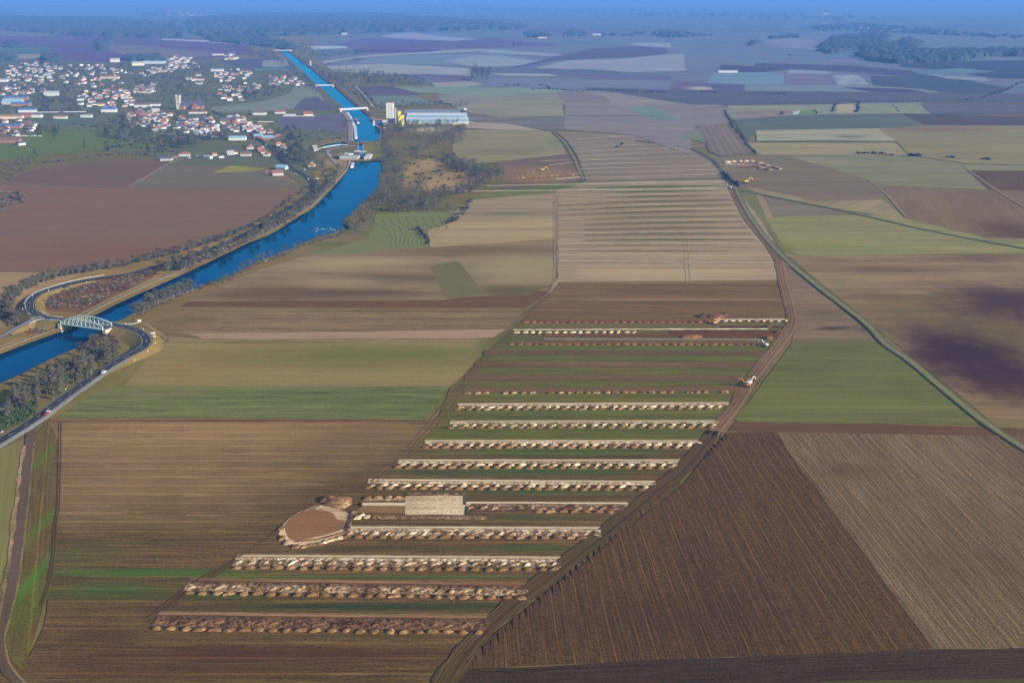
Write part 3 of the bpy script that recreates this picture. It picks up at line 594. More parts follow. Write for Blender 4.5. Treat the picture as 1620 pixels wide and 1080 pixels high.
track('farm_track', '1162,296 1186,342 1216,382 1250,417 1300,458 1370,512 1400,544 1440,572 1500,622 1560,670 1640,722 1700,760', 6.5, (106,108,90), 520, z=.62, alt=(98,104,84))
dg = line_of('1162,296 1186,342 1216,382 1250,417 1300,458 1370,512 1400,544 1440,572 1500,622 1560,670 1640,722 1700,760')
for o_, c_, w_ in ((-3.2, (62,70,54), .7), (.9, (146,140,118), .3), (-.9, (142,138,116), .3), (3.0, (92,96,74), .4)): ribbon('wheel_rut', dg, o_+w_, o_-w_, .63, soil('track_line', c_, 520, speck=.3, bump=.1), jit=.15)
track('farm_track', '1168,301 1250,317 1350,337 1450,361 1540,379 1640,397 1700,408', 6, (100,110,94), 340, z=.62, alt=(112,116,100))
track('farm_track', '1200,309 1300,328 1400,350 1500,371 1640,398', 1.2, (78,84,82), 345, z=.64)
track('farm_track', '1156,294 1143,272 1124,252 1098,238 1060,231 1004,223', 6, (96,106,112), 250, z=.66)
track('farm_track', '1004,222 940,217 880,210 840,206 800,203 742,192', 3, (150,142,140), 210, z=.66, bump=0)
track('farm_track', '876,209 893,226 908,250 924,286', 6, (118,118,108), 250, z=.66, bump=0)
track('farm_track', '880,209 898,226 913,250 927,287', 1.6, (66,76,88), 250, z=.68, bump=0)
track('field_path', '-60,291 0,289 100,293 170,295.5 200,295 218,288 266,260 290,252', 2.6, (152,138,132), 290, z=.6, bump=0)
track('field_path', '1236,414 1262,430 1310,468 1330,478', 3.5, (148,128,110), 450, z=.58, bump=0)
track('field_path', '1522,262 1560,290 1600,316 1640,338', 3, (140,128,116), 290, z=.62, bump=0)
track('field_path', '1372,284 1400,306 1434,345', 1.6, (150,138,128), 310, z=.62, bump=0)
track('boundary_strip', '1152,168 1300,166 1460,163 1640,164', 5, (146,140,140), 164, z=1.2, bump=0)
track('boundary_strip', '1160,188 1262,184 1430,180.5', 4, (150,150,142), 184, z=1.2, bump=0)
track('boundary_strip', '1196,224 1330,224 1380,226', 3, (96,108,104), 225, z=1.2, bump=0)
track('boundary_strip', '893,166 1000,165 1140,167', 4, (152,144,150), 166, z=1.2, bump=0)
track('boundary_strip', '895,184 1040,184', 3, (104,96,116), 184, z=1.2, bump=0)
track('boundary_strip', '720,166 893,165', 3, (150,140,138), 166, z=1.2, bump=0)
track('boundary_strip', '688,158 730,157.5', 5, (196,192,190), 158, z=1.2, bump=0)
track('silo_road', '561,136 575,150 589,168.5 600,172', 4.5, (176,174,178), 155, z=1.2, bump=0)
track('silo_road', '736,191 752,196 775,199', 4, (176,176,176), 195, z=1.2, bump=0)
track('yard', '586,186 604,196 625,201', 9, (150,146,158), 194, z=1.15, bump=0, jit=1)
track('lock_road', '536,264 526,252 519,243 520,238 530,235.5 548,233.5 562,231', 5.5, (146,144,152), 245, z=.7, bump=0)
track('village_street', '335,175 310,165 290,155 262,150 230,148', 6, (118,118,132), 165, z=.8, bump=0)
track('village_street', '-20,205 60,190 130,180 200,178 260,172 300,166', 5, (120,120,132), 185, z=.8, bump=0)
track('village_street', '430,160 450,155 472,158', 4, (134,130,140), 156, z=.8, bump=0)
track('village_street', '305,246 325,242 360,240 405,240 440,247', 4, (140,134,128), 243, z=.85, bump=0)
track('village_street', '0,118 60,110 140,112 220,106 320,104 400,96', 6, (124,124,142), 108, z=1.0, bump=0)
track('village_street', '96,178 110,160 140,130 170,108', 5, (122,122,138), 140, z=.9, bump=0)
# straw-coloured tramlines and machine tracks in the near fields
mt = soil('machine_track', (88,68,54), 750, speck=.2, bump=.1)
for s_ in ('93,668 92,740 90,800 84,832', '97,668 96,740 94,800 88,832', '84,832 82,880 74,925 62,960', '88,832 86,880 78,925 66,960'): ribbon('wheel_rut', line_of(s_), .2, -.2, .5, mt, jit=.08)
mt2 = soil('machine_track_pale', (112,90,70), 880, speck=.3, bump=.1)
for k in range(7):
    ribbon('wheel_rut', line_of(f'{232+k*7},{978-k*3} {300+k*8},{925-k*3} {360+k*7},{890-k*4} {425+k*5},{850-k*3} {470+k*6},{812-k*2} {560+k*7},{772-k*3}'), .22, -.22, .5+.002*k, mt2 if k % 2 else mt, jit=.15)
mt3 = soil('machine_track_mid', (118,100,80), 560, speck=.3, bump=.1)
for k in range(0, 6, 2):
    ribbon('wheel_rut', line_of(f'{575+k*6},{775-k*2} {640+k*7},{712-k*3} {678+k*7},{668-k*3} {715+k*6},{625-k*3} {765+k*6},{566-k*3} {820+k*5},{505-k*2} {862+k*4},{468-k*2}'), .24, -.24, .5+.002*k, mt3, jit=.2)
for s_ in ('866,464 876,440 877,380 877,316', '872,460 881,438 881,380 880,318', '870,462 880,440 884,410 882,360 885,316'): ribbon('wheel_rut', line_of(s_), .3, -.3, .5, soil('pale_rut', (158,138,124), 400, bump=0), jit=.3)
sw_ = soil('straw_line', (168,142,114), 760, speck=.3, bump=0); rs_ = random.Random(4)
for x_, y_, L_ in ((100,728,120),(150,757,60),(122,764,170),(160,781,110),(286,783,60),(445,765,90),(410,748,60),(240,700,70),(470,690,120),(120,800,80),(300,815,60),(180,738,90),(330,728,80),(520,705,60),(90,812,110),(360,760,50),(250,722,40),(430,726,70),(130,688,90),(560,682,80)):
    for k in range(3): ribbon('straw_line', line_of(f'{x_+rs_.uniform(-20,20)},{y_+k*1.3} {x_+L_*rs_.uniform(.6,1)},{y_+k*1.3+.6}'), .14, -.14, .5, sw_, jit=.05)
for s_ in ('1088,375 1090,400 1090,420 1093,448', '1082,375 1084,400 1084,420 1086,448'): ribbon('wheel_rut', line_of(s_), .3, -.3, .5, soil('pale_rut2', (164,146,126), 420, bump=0), jit=.2)
# turned furrow ends on the ploughed headland
fe = MB(); a_, b_ = pts('1148,690 728,1058'); nn_ = int((b_-a_).length/5.2); dv_ = Vector((cos(PL), sin(PL), 0))
if dv_.y > 0: dv_ = -dv_
ed = (b_-a_).normalized()
for k in range(nn_):
    c_ = a_.lerp(b_, k/nn_); L_ = rnd.uniform(4, 9); 
    p0 = c_ - dv_*1.5 - ed*1.2; p1 = c_ - dv_*1.2 + ed*.9; p2 = c_ + dv_*L_
    h_ = .55 if k % 2 else .35
    fe.add([(p0.x,p0.y,.3),(p1.x,p1.y,.3),(p2.x,p2.y,.3),((c_.x),(c_.y),.3+h_)], [(0,1,3),(1,2,3),(2,0,3)])
tag(fe.obj('furrow_ends', soil('furrow_end', (70,52,42), 860, speck=.3, bump=.3)), kind='structure')
# swirling mower lines in the canal meadow
ml = soil('mown_line', (136,138,112), 370, bump=0)
for k in range(9):
    ribbon('mown_line', line_of(f'{592+k*13},{346-k*.6} {598+k*13},{355} {612+k*12},{362} {622+k*7},{376} {628+k*4+ (k-3)*3},{388}'), .5, -.5, .5, ml, jit=.3)
# ================================================================ BRIDGE, ROADSIDE THINGS
def guard_rail(s, label, n_between=1, h=.75):
    l = line_of(s, 4); m_ = plain('galvanised_rail', (.62, .64, .62), .5, .08, .3, spec=.4)
    r_ = empty('guard_rail', l[0]); tag(r_, label, 'guard rail', 'guard rails along the approach road')
    mb = MB()
    for a, b in zip(l, l[1:]): mb.bar(a - l[0] + Vector((0,0,h)), b - l[0] + Vector((0,0,h)), .17, 4)
    mb.obj('rail', m_, r_)
    for p in l[::2]:
        pm = MB(); q_ = p - l[0]; pm.bar(q_ + Vector((0,0,-.3)), q_ + Vector((0,0,h)), .08, 4); pm.obj('post', m_, r_)
guard_rail('175,510.5,5.05 190,513,4.95 205,514,4.8 217,512,4.4 223,509,4', 'pale guard rail sweeping from the bridge towards the canal trees')
guard_rail('95,507.5,5.05 78,507,4.9 65,506.2,4.7 55,509,4.3 47,513,3.8', 'pale guard rail along the side road leading off the bridge')
guard_rail('41,488,3.9 40,478,3.4 48,469,3 62,461,2.6 90,452,2 125,443,1.3 165,436,1', 'long pale guard rail round the outside of the western bend')
guard_rail('99,502.8,5.05 86,501.5,5 75,499,4.8 66,493,4.5', 'short pale guard rail on the inside of the bend west of the bridge')
# bowstring bridge: two arched trusses with a deck between
BA, BB = P(96, 511, 5), P(162.5, 520.5, 5); bl = (BB-BA).length; br = math.atan2(BB.y-BA.y, BB.x-BA.x)
bridge = empty('road_bridge', BA, br); tag(bridge, 'pale green steel road bridge with two arched trusses over the canal', 'bridge')
m_bs = plain('bridge_steel', (.52, .62, .52), .5, .06, .5, spec=.4); m_deck = plain('deck_asphalt', (.05,.052,.06), .9, .1, .3)
WD = 9.2
d_ = MB(); d_.box(-1.5, bl+1.5, .35, WD-.35, -.55, .0); d_.obj('deck', m_conc_d, bridge)
d_ = MB(); d_.box(-2.5, bl+2.5, 1.0, WD-1.0, .002, .10); d_.obj('carriageway', m_deck, bridge)
def truss():
    t_ = MB(); n = 10; hh = lambda x: 1.7 + 3.3*math.sin(pi*x/bl)**.8 if 0 < x < bl else 1.7
    t_.box(0, bl, -.35, .35, -.75, .25)
    xs = [bl*k/n for k in range(n+1)]
    for a, b in zip(xs, xs[1:]): t_.bar((a, 0, hh(a)), (b, 0, hh(b)), .42, 4)
    for k, x in enumerate(xs): t_.bar((x, 0, .2), (x, 0, hh(x)), .26 if 0 < k < n else .42, 4)
    for k in range(n):
        a, b = xs[k], xs[k+1]
        if k < n/2: t_.bar((a, 0, hh(a)), (b, 0, .2), .17, 4)
        else: t_.bar((a, 0, .2), (b, 0, hh(b)), .17, 4)
    return t_
for yy in (0, WD): o_ = truss().obj('arched_truss', m_bs, bridge); o_.location = (0, yy, 0)
for x0 in (-2.8, bl): 
    a_ = MB(); a_.box(x0, x0+2.8, -.6, WD+.6, -6.9, -.6); a_.obj('abutment', m_conc, bridge)
for k in range(1, 10):
    c_ = MB(); c_.box(bl*k/10-.15, bl*k/10+.15, .36, WD-.36, -.95, -.56); c_.obj('cross_beam', m_bs, bridge)
# marker posts and chevrons
m_white = plain('white_paint', (.78, .78, .76), .6, .05, 1); m_red = plain('red_paint', (.5, .04, .03), .6, .05, 1); m_dark = plain('black_rubber', (.03,.03,.035), .7, .1, 1)
def post(x, y, z, label):
    p = P(x, y, z); r_ = empty('marker_post', p); tag(r_, label, 'marker post', 'white marker posts along the road')
    b_ = MB(); b_.box(-.13, .13, -.13, .13, -.2, 1.1); b_.obj('post', m_white, r_)
    b_ = MB(); b_.box(-.14, .14, -.14, .14, .8, .95); b_.obj('reflector', m_red, r_)
for i, (x, y, z, w_) in enumerate([(213,570,2.2,'on the outer verge south of the eastern bend'), (234,556,3,'on the outer verge at the foot of the eastern bend'), (245,528,2,'on the grass beyond the eastern bend'), (227,521,4.3,'at the top of the eastern bend'), (77,460,2.6,'on the upper verge of the western road'), (52,468,3.2,'at the top left of the western bend'), (38,481,3.6,'at the far left of the western bend'), (36,489,3.8,'just below the far left of the western bend'), (46,497,4.2,'on the lower verge of the western bend'), (137,447,1.2,'beside the road above the canal loop'), (104,616,.6,'on the tree side of the straight road'), (199,513,4.8,'by the guard rail east of the bridge')]):
    post(x, y, z, 'small white marker post ' + w_)
def chevron(x, y, z, lab):
    r_ = empty('chevron_sign', P(x, y, z), .6); tag(r_, lab, 'road sign', 'chevron signs outside the eastern bend')
    b_ = MB(); b_.box(-1.3, 1.3, -.06, .06, .8, 1.8); bd_ = b_.obj('board', m_white, r_)
    for k in range(3):
        c_ = MB(); x0 = -1.05 + k*.75; c_.add([(x0,-.075,.85),(x0+.3,-.075,.85),(x0+.55,-.075,1.3),(x0+.3,-.075,1.75),(x0,-.075,1.75),(x0+.25,-.075,1.3)], [(0,1,2,5),(5,2,3,4)]); c_.obj('chevron', m_dark, bd_)
    for sx_ in (-.9, .9): c_ = MB(); c_.box(sx_-.06, sx_+.06, -.05, .05, -.3, .8); c_.obj('leg', m_conc_d, r_)
chevron(242, 529.5, 2, 'upper white chevron board on legs outside the eastern bend')
chevron(243.5, 535, 2, 'middle white chevron board on legs outside the eastern bend')
chevron(244.5, 546, 1.5, 'lower white chevron board on legs outside the eastern bend')
r_ = empty('road_sign', P(221, 511, 4), .3); tag(r_, 'white direction sign where the guard rail ends by the canal trees', 'road sign')
b_ = MB(); b_.box(-1.2, 1.2, -.06, .06, 1.2, 2.6); b_.obj('board', m_white, r_); b_ = MB(); b_.box(-.08, .08, -.07, .07, -.4, 1.2); b_.obj('pole', m_conc_d, r_)
r_ = empty('roadside_cabinet', P(2, 683, .3), .5); tag(r_, 'small pale grey cabinet at the left edge beside the hedge', 'cabinet')
b_ = MB(); b_.box(-1, 1, -.8, .8, 0, 2.3); b_.obj('body', plain('cabinet_grey', (.5,.53,.56)), r_); b_ = MB(); b_.box(-1.1, 1.1, -.9, .9, 2.3, 2.5); b_.obj('lid', m_conc, r_)
# cars
m_glass = plain('dark_glass', (.02,.025,.03), .1, .05, 1, spec=.6)
def car(x, y, z, ang_, paint, label, group='cars on the road', van=False):
    p = P(x, y, z + .08); r_ = empty('car', p, ang_); tag(r_, label, 'van' if van else 'car', group)
    hw, L_ = .88, 4.3; tl = 2.0 if van else 1.45
    prof = [(-L_/2,.35),(L_/2,.35),(L_/2,.75),(L_/2-.9,.92),(L_/2-1.5,1.0),(-L_/2+.3,1.0),(-L_/2,.85)]
    b_ = MB(); n = len(prof); V = [(a, -hw, h) for a, h in prof] + [(a, hw, h) for a, h in prof]
    b_.add(V, [tuple(range(n)), tuple(range(2*n-1, n-1, -1))] + [((k+1) % n, k, n+k, n+(k+1) % n) for k in range(n)]); b_.obj('body', paint, r_)
    x0, x1, x2, x3 = (-L_/2+.1, -L_/2+.2, L_/2-1.8, L_/2-1.1) if van else (-1.75, -1.25, .45, 1.0)
    b_ = MB(); b_.add([(x0,-.8,1.0),(x3,-.8,1.0),(x3,.8,1.0),(x0,.8,1.0),(x1,-.66,tl-.06),(x2,-.66,tl-.06),(x2,.66,tl-.06),(x1,.66,tl-.06)], [(0,1,5,4),(1,2,6,5),(2,3,7,6),(3,0,4,7)]); b_.obj('windows', m_glass, r_)
    b_ = MB(); b_.box(x1-.03, x2+.03, -.69, .69, tl-.06, tl); b_.obj('roof', paint, r_)
    for wx in (-1.35, 1.35):
        for wy in (-.8, .8): b_ = MB(); b_.bar((wx, wy-.11, .32), (wx, wy+.11, .32), .33, 12); b_.obj('wheel', m_dark, r_)
    return r_
m_cw = plain('white_car', (.8,.8,.8), .3, .02, 1, spec=.5); m_cd = plain('dark_blue_car', (.02,.03,.06), .3, .02, 1, spec=.5); m_cr = plain('red_car', (.35,.04,.03), .3, .02, 1, spec=.5); m_cg = plain('silver_car', (.45,.47,.5), .3, .02, 1, spec=.5)
ra = angp('50,666 150,594')
car(164.5, 589.5, 1.4, ra, m_cw, 'white car on the straight road below the tree belt, nearer the bend')
car(75.5, 653.5, .6, ra+pi, m_cw, 'white car with red beside it low on the straight road above the green field')
car(74, 655.5, .6, ra+pi, m_cr, 'small red car right behind the lowest white car')
car(105.5, 454, 1.8, angp('85,456 120,447'), m_cd, 'dark blue car on the western road above the scrub loop')
for x, y, m_, lb in ((482, 269.5, m_cw, 'white van parked by the road just above the first hairpin'), (488, 284, m_cw, 'white van at the left of the hairpin by the village'), (502, 283.5, m_cw, 'white van on the right of the hairpin by the village'), (467, 276, m_cg, 'silver van near the red roofed farm at the village edge')):
    car(x, y, .5, rnd.uniform(0, 3), m_, lb, 'vans parked at the village edge', True)
for i, (x, y) in enumerate(((575, 262), (300, 250), (306, 249), (312, 247), (408, 226), (416, 233), (432, 245), (421, 229), (437, 243))[1:]):
    m_, cn = ((m_cw, 'white'), (m_cd, 'dark blue'), (m_cg, 'silver'), (m_cr, 'red'))[i % 4]
    car(x, y, .85, .4 if x > 350 else .2, m_, f'{cn} parked car, {ordw(i+1)} from the left at the near village edge', 'cars parked along the village street')
# ================================================================ THE DIGGINGS
def mat_heap(name, c, y, c2, mixs=.55, hole=.0):
    m, t, b = mk(name); q = NN(t); tc = q.n('ShaderNodeTexCoord'); geo = q.n('ShaderNodeNewGeometry'); oi = q.n('ShaderNodeObjectInfo')
    n1 = q.noise(geo.outputs['Position'], .55, 4, .65); n2 = q.noise(geo.outputs['Position'], .09, 2, .5)
    f = q.sstep(q.m('ADD', q.m('MULTIPLY', n1, .8), q.m('MULTIPLY', n2, .4)), mixs-.12, mixs+.12)
    cc = q.mix(f, A(c, y), A(c2, y)); vm = q.n('ShaderNodeVectorMath', operation='SCALE'); q.L(cc, vm.inputs[0])
    q.L(q.m('ADD', q.m('MULTIPLY', q.m('SUBTRACT', oi.outputs['Random'], .5), .3), 1.0), vm.inputs['Scale']); q.L(vm.outputs[0], b.inputs['Base Color'])
    b.inputs['Roughness'].default_value = .95; b.inputs['Specular IOR Level'].default_value = .1
    bp = q.n('ShaderNodeBump'); bp.inputs['Strength'].default_value = .8; bp.inputs['Distance'].default_value = .3; q.L(n1, bp.inputs['Height']); q.L(bp.outputs[0], b.inputs['Normal']); return m
mh_soil = mat_heap('topsoil', (168,138,114), 860, (112,88,70), .52); mh_red = mat_heap('reddish_topsoil', (136,102,92), 520, (108,80,72), .6)
mh_chalk = mat_heap('chalk', (212,194,168), 800, (140,112,90), .6); mh_mix = mat_heap('chalky_soil', (178,152,126), 900, (98,76,62), .58); mh_dk = mat_heap('dark_soil', (120,94,76), 960, (70,50,42), .62)
mf_pale = soil('chalk_floor', (204,182,154), 760, alt=(182,156,128), speck=.25, fine=.2, broad=.6, bump=.1); mf_brown = soil('soil_floor', (150,116,92), 960, alt=(120,86,68), speck=.3, fine=.3, broad=.8, bump=.2)
def heap_me(seed, kind):
    r = random.Random(seed); bm = bmesh.new(); nu, nv = 14, 5; rings = []
    ph = [r.uniform(0, 6.28) for _ in range(4)]
    for j in range(nv+1):
        t = j/nv; row = []
        if j == nv: row = [bm.verts.new((r.uniform(-.05,.1), r.uniform(0,.15), 1))]
        else:
            for i in range(nu):
                a = 2*pi*i/nu; rr = (1-t**1.5*.95)*(1 + .1*sin(2*a+ph[0]) + .12*sin(3*a+ph[1]) + .07*sin(5*a+ph[2]) + r.uniform(-.1,.1)); z_ = math.sin(t*pi/2)**.9 + (r.uniform(-.14,.12) if j else 0)
                row.append(bm.verts.new((rr*cos(a), rr*sin(a) + .12*t, z_ - (.1 if j == 0 else 0))))
        rings.append(row)
    for j in range(nv-1):
        for i in range(nu): bm.faces.new((rings[j][i], rings[j][(i+1) % nu], rings[j+1][(i+1) % nu], rings[j+1][i]))
    for i in range(nu): bm.faces.new((rings[nv-1][i], rings[nv-1][(i+1) % nu], rings[nv][0]))
    me = bpy.data.meshes.new('spoil_heap'); bm.to_mesh(me); bm.free(); me.polygons.foreach_set('use_smooth', [True]*len(me.polygons)); return me
heap_sh = [heap_me(k, 0) for k in range(7)]
_hm = {}
def heap_mesh(k, mat):
    key = (k, mat.name)
    if key not in _hm: me = heap_sh[k].copy(); me.materials.append(mat); _hm[key] = me
    return _hm[key]
ROWN = ['nearest','second nearest','third nearest','fourth nearest','fifth nearest','sixth nearest','seventh nearest','eighth nearest','ninth nearest','tenth nearest']
#        left x,y   right x,y  floor     chalk     chalk?  soil heaps from/to fraction
rows = [(250,972,775,978, mf_brown, mh_dk, 'dark soil'), (300,918,837,926, mf_brown, mh_mix, 'chalky soil'), (375,880,888,883, mf_pale, mh_chalk, 'white chalk'),
        (548,835,950,836, mf_pale, mh_chalk, 'white chalk'), (738,796,993,797, mf_pale, mh_mix, 'pale chalk'), (583,760,1037,763, mf_pale, mh_chalk, 'white chalk'),
        (630,729,1078,729, mf_pale, mh_chalk, 'white chalk'), (672,698,1110,698, mf_pale, mh_chalk, 'white chalk'), (712,667.5,1137,666.5, mf_pale, mh_chalk, 'white chalk'), (724,640,1153,638, mf_pale, mh_chalk, 'white chalk')]
def rubble(a, b, o0, o1, mat, amp, seed, name='loose_spoil'):
    r = random.Random(seed); d = (b-a); L_ = d.length; d.normalize(); n = Vector((d.y, -d.x, 0)); nx, ny = int(L_/.9), max(4, int((o1-o0)/.9)); V = []; Fc = []
    ws = [(r.uniform(.5, 1.6), r.uniform(.4, 1.6), r.uniform(0, 6)) for _ in range(7)]
    for i in range(nx+1):
        for j in range(ny+1):
            p = a + d*(L_*i/nx) + n*(o0 + (o1-o0)*j/ny + r.uniform(-.2,.2)); h = sum(sin(w0*p.x + w1*p.y + w2) for w0, w1, w2 in ws)/7
            e = 0 if i in (0, nx) or j in (0, ny) else 1
            V.append((p.x, p.y, .52 + e*max(-.06, (h + r.uniform(-.35, .55))*amp)))
    for i in range(nx):
        for j in range(ny): k = i*(ny+1)+j; Fc.append((k, k+1, k+ny+2, k+ny+1))
    o = obj(name, mesh(name, V, Fc, mat)); tag(o, kind='stuff'); return o
def put_heap(p, k, mat, sx_, sy_, sz_, rz, label, cat, group, name='spoil_heap'):
    o = bpy.data.objects.new(name, heap_mesh(k, mat)); col.objects.link(o); o.location = p; o.scale = (sx_, sy_, sz_); o.rotation_euler = (0, 0, rz)
    tag(o, label, cat, group); return o
SP = 5.8
for ri, (x0, y0, x1, y1, mfl, mch, chn) in enumerate(rows):
    a, b = P(x0, y0), P(x1, y1); d = (b-a).normalized(); n = Vector((d.y, -d.x, 0)); ln_ = (b-a).length; N_ = int(ln_/SP)
    l = [a.lerp(b, k/40) for k in range(41)]
    ribbon('trench', l, 1.0, -.6 if ri < 2 else -1.0, .50, mfl, jit=.15)
    ribbon('trench_edge', l, 1.9, 1.2, .49, soil('trench_edge', (124,106,80), (y0+y1)/2, speck=.4, bump=.2), jit=.25)
    # low wall of spoil on the near side of the trench
    rubble(a, b, 1.5, 4.2, mch if ri > 1 else mh_dk, .55, 40+ri); 
    if ri < 5: rubble(a, b, 3.2, 9.0 if ri < 4 else 8.8, {0: mh_dk, 1: mh_mix}.get(ri, mh_mix) if ri < 4 else mh_dk, .42 if ri < 4 else .12, 80+ri)
    w_ = 10.8 if ri < 3 else 9.6
    for k in range(N_):
        s_ = SP*(k+.5) + rnd.uniform(-.5,.5); q_ = a + d*s_
        if ri != 4 or k > 5:
            put_heap(q_ + n*(w_ + rnd.uniform(-.4,.4)) - d*(2.2 if ri > 2 else 0) + Vector((0,0,.42)), rnd.randrange(7), mh_soil, rnd.uniform(1.8,2.6), rnd.uniform(1.0,1.4), rnd.uniform(.7,1.15), rnd.uniform(0,.5),
                 f'brown topsoil heap, {ordw(k+1)} from the left in the row along the {ROWN[ri]} trench', 'soil heap', 'brown topsoil heaps along the trenches')
        put_heap(q_ + n*(6.2 + rnd.uniform(-.5,.5)) + Vector((0,0,.42)), rnd.randrange(7), mch, rnd.uniform(1.6,3.0), rnd.uniform(.7,1.3), rnd.uniform(.45,.9), rnd.uniform(.25,.95),
                 f'low heap of {chn}, {ordw(k+1)} from the left beside the {ROWN[ri]} trench', 'chalk heap', 'pale heaps between trench and topsoil', 'chalk_heap')
# farther rows: heaps as one mass each
def heap_row(x0, y0, x1, y1, mat, sc=1.0, off=0, sp=SP, name='spoil_heaps', sk=.3):
    a, b = P(x0, y0), P(x1, y1); d = (b-a).normalized(); N_ = int((b-a).length/sp); mb = MB()
    for k in range(N_):
        if rnd.random() < .04: continue
        c_ = a + d*sp*(k+.5+rnd.uniform(-.12,.12)); M = Matrix.Translation(c_ + Vector((0, -off, .42))) @ Matrix.Rotation(rnd.uniform(0, sk*2), 4, 'Z') @ Matrix.Diagonal((rnd.uniform(2.2,3.2)*sc, rnd.uniform(1.0,1.6)*sc, rnd.uniform(.8,1.3)*sc, 1))
        me = heap_sh[rnd.randrange(7)]; mb.add([M @ v.co for v in me.vertices], [tuple(p.vertices) for p in me.polygons])
    tag(mb.obj(name, mat, smooth=True), kind='stuff')
def soil_band(x0, y0, x1, y1, w_, c, z=.505, **k):
    a, b = P(x0, y0), P(x1, y1); l = [a.lerp(b, i/50) for i in range(51)]
    ribbon('soil_band', l, w_/2, -w_/2, z, soil('soil_band', c, (y0+y1)/2, **{**dict(streak=.15, fine=.2, speck=.3, broad=.7, bump=.4), **k}), jit=.6)
soil_band(735,618.5,1172,616, 7, (120,92,76)); heap_row(733,623,1165,621, mh_mix, .9)
soil_band(735,598,1182,599, 9.5, (112,90,78), alt=(98,78,68)); soil_band(752,577.5,1200,578, 9, (114,92,80), alt=(100,80,70)); soil_band(765,558,1215,560, 10, (108,88,78), alt=(96,78,70))
soil_band(805,543,1212,544, 5, (118,84,76)); heap_row(803,545.5,1210,546, mh_red, .95)
soil_band(812,522.5,1215,521, 2.2, (232,212,182), z=.51); soil_band(860,530,1240,531, 6, (112,82,70)); heap_row(812,527,1020,526.5, mh_chalk, .95, sk=.6); soil_band(860,537,1200,538, 5, (140,124,114))
soil_band(825,508.5,1240,507.5, 7, (122,86,76)); heap_row(825,511,1130,510.5, mh_red, .95); heap_row(1130,509,1250,508.5, mh_chalk, .9, sk=.6); soil_band(1130,506,1248,506, 2.5, (215,195,168), z=.51)
soil_band(1060,528,1235,530, 16, (104,74,62), z=.512); soil_band(1140,518,1245,518, 4, (86,62,56), z=.515)
for x, y, s1, s2, s3, m_, lb in ((1134,502,7,4,2.6,mh_red,'broad red-brown mound with a pale top beside the far row of heaps'), (1111,502,3,3,2.4,mh_dk,'small dark mound left of the broad red mound'), (1146,501,4,3,2.4,mh_dk,'dark mound right of the broad red mound'),
    (1093,534,8,4,1.6,mh_red,'long red-brown mound at the end of the dark stripped strip'), (1216,537,3.4,2.4,2.4,mh_dk,'dark heap near the upper end of the site track'), (1232,527,3,2,2,mh_dk,'dark heap in the corner where trench rows meet the track'), (1215,518,3,2,2,mh_dk,'low dark heap below the white chalk row end'),
    (536,797,8,5,2.2,mh_soil,'large brown mound behind the round excavation'), (520,793,4,2.5,2.6,mh_dk,'dark mound painting the shade at the left of the large brown mound')):  # the dark one is added, painting the shade left of the big mound
    put_heap(P(x, y) + Vector((0,0,.4)), rnd.randrange(7), m_, s1, s2, s3, .2, lb, 'mound', 'separate mounds on the site', 'spoil_mound')
for k in range(15):
    yl = 300 + k*7.1*(1 + .01*k); yr = yl - 13 + k*1.1; xr = float(np.interp(yr, [283,302,345,385,410,450,500], [1146,1153,1175,1205,1223,1234,1244]))
    soil_band(884, yl, xr, yr, 4.2, (172,155,137), z=.53+.001*k, bump=.1, alt=(150,134,118))
    if 2 < k < 11: soil_band(884 if k < 6 else 925, yl+3.4, xr-4, yr+3.4, 4.6, [(112,106,98),(104,112,90),(106,104,98)][k % 3], z=.55+.001*k, bump=.1, alt=(128,118,106))
for k in range(10):
    soil_band(922-k*1.2, 282-k*6.8, 1148-k*11, 276-k*7.1, 5.5, (176,163,154), z=.7+.002*k, bump=0, alt=(142,130,130)); 
for k in range(4): soil_band(800-k*30, 290+k*4.6, 1150, 283+k*5.5, 4.2, (196,184,164) if k % 2 else (92,112,88), z=.72+.001*k, bump=0)
# left-hand sector with its small chalk rows
for x0, y0, x1, y1, c in ((785,251,855,246,(178,168,166)), (855,244,896,243,(190,160,140)), (856,256,900,253,(186,160,140)), (868,262,905,258,(196,180,166)), (812,279,900,274,(150,118,104)), (806,286,905,278,(146,114,100)), (880,284,918,281,(226,214,200)), (900,276,918,274,(190,170,150)), (800,292,850,289,(140,112,98))):
    soil_band(x0, y0, x1, y1, 3.4, c, z=.74, bump=0)
heap_row(806,283,915,277, mh_mix, 1.0, sp=8); heap_row(812,276,912,270, mh_red, 1.0, sp=8)
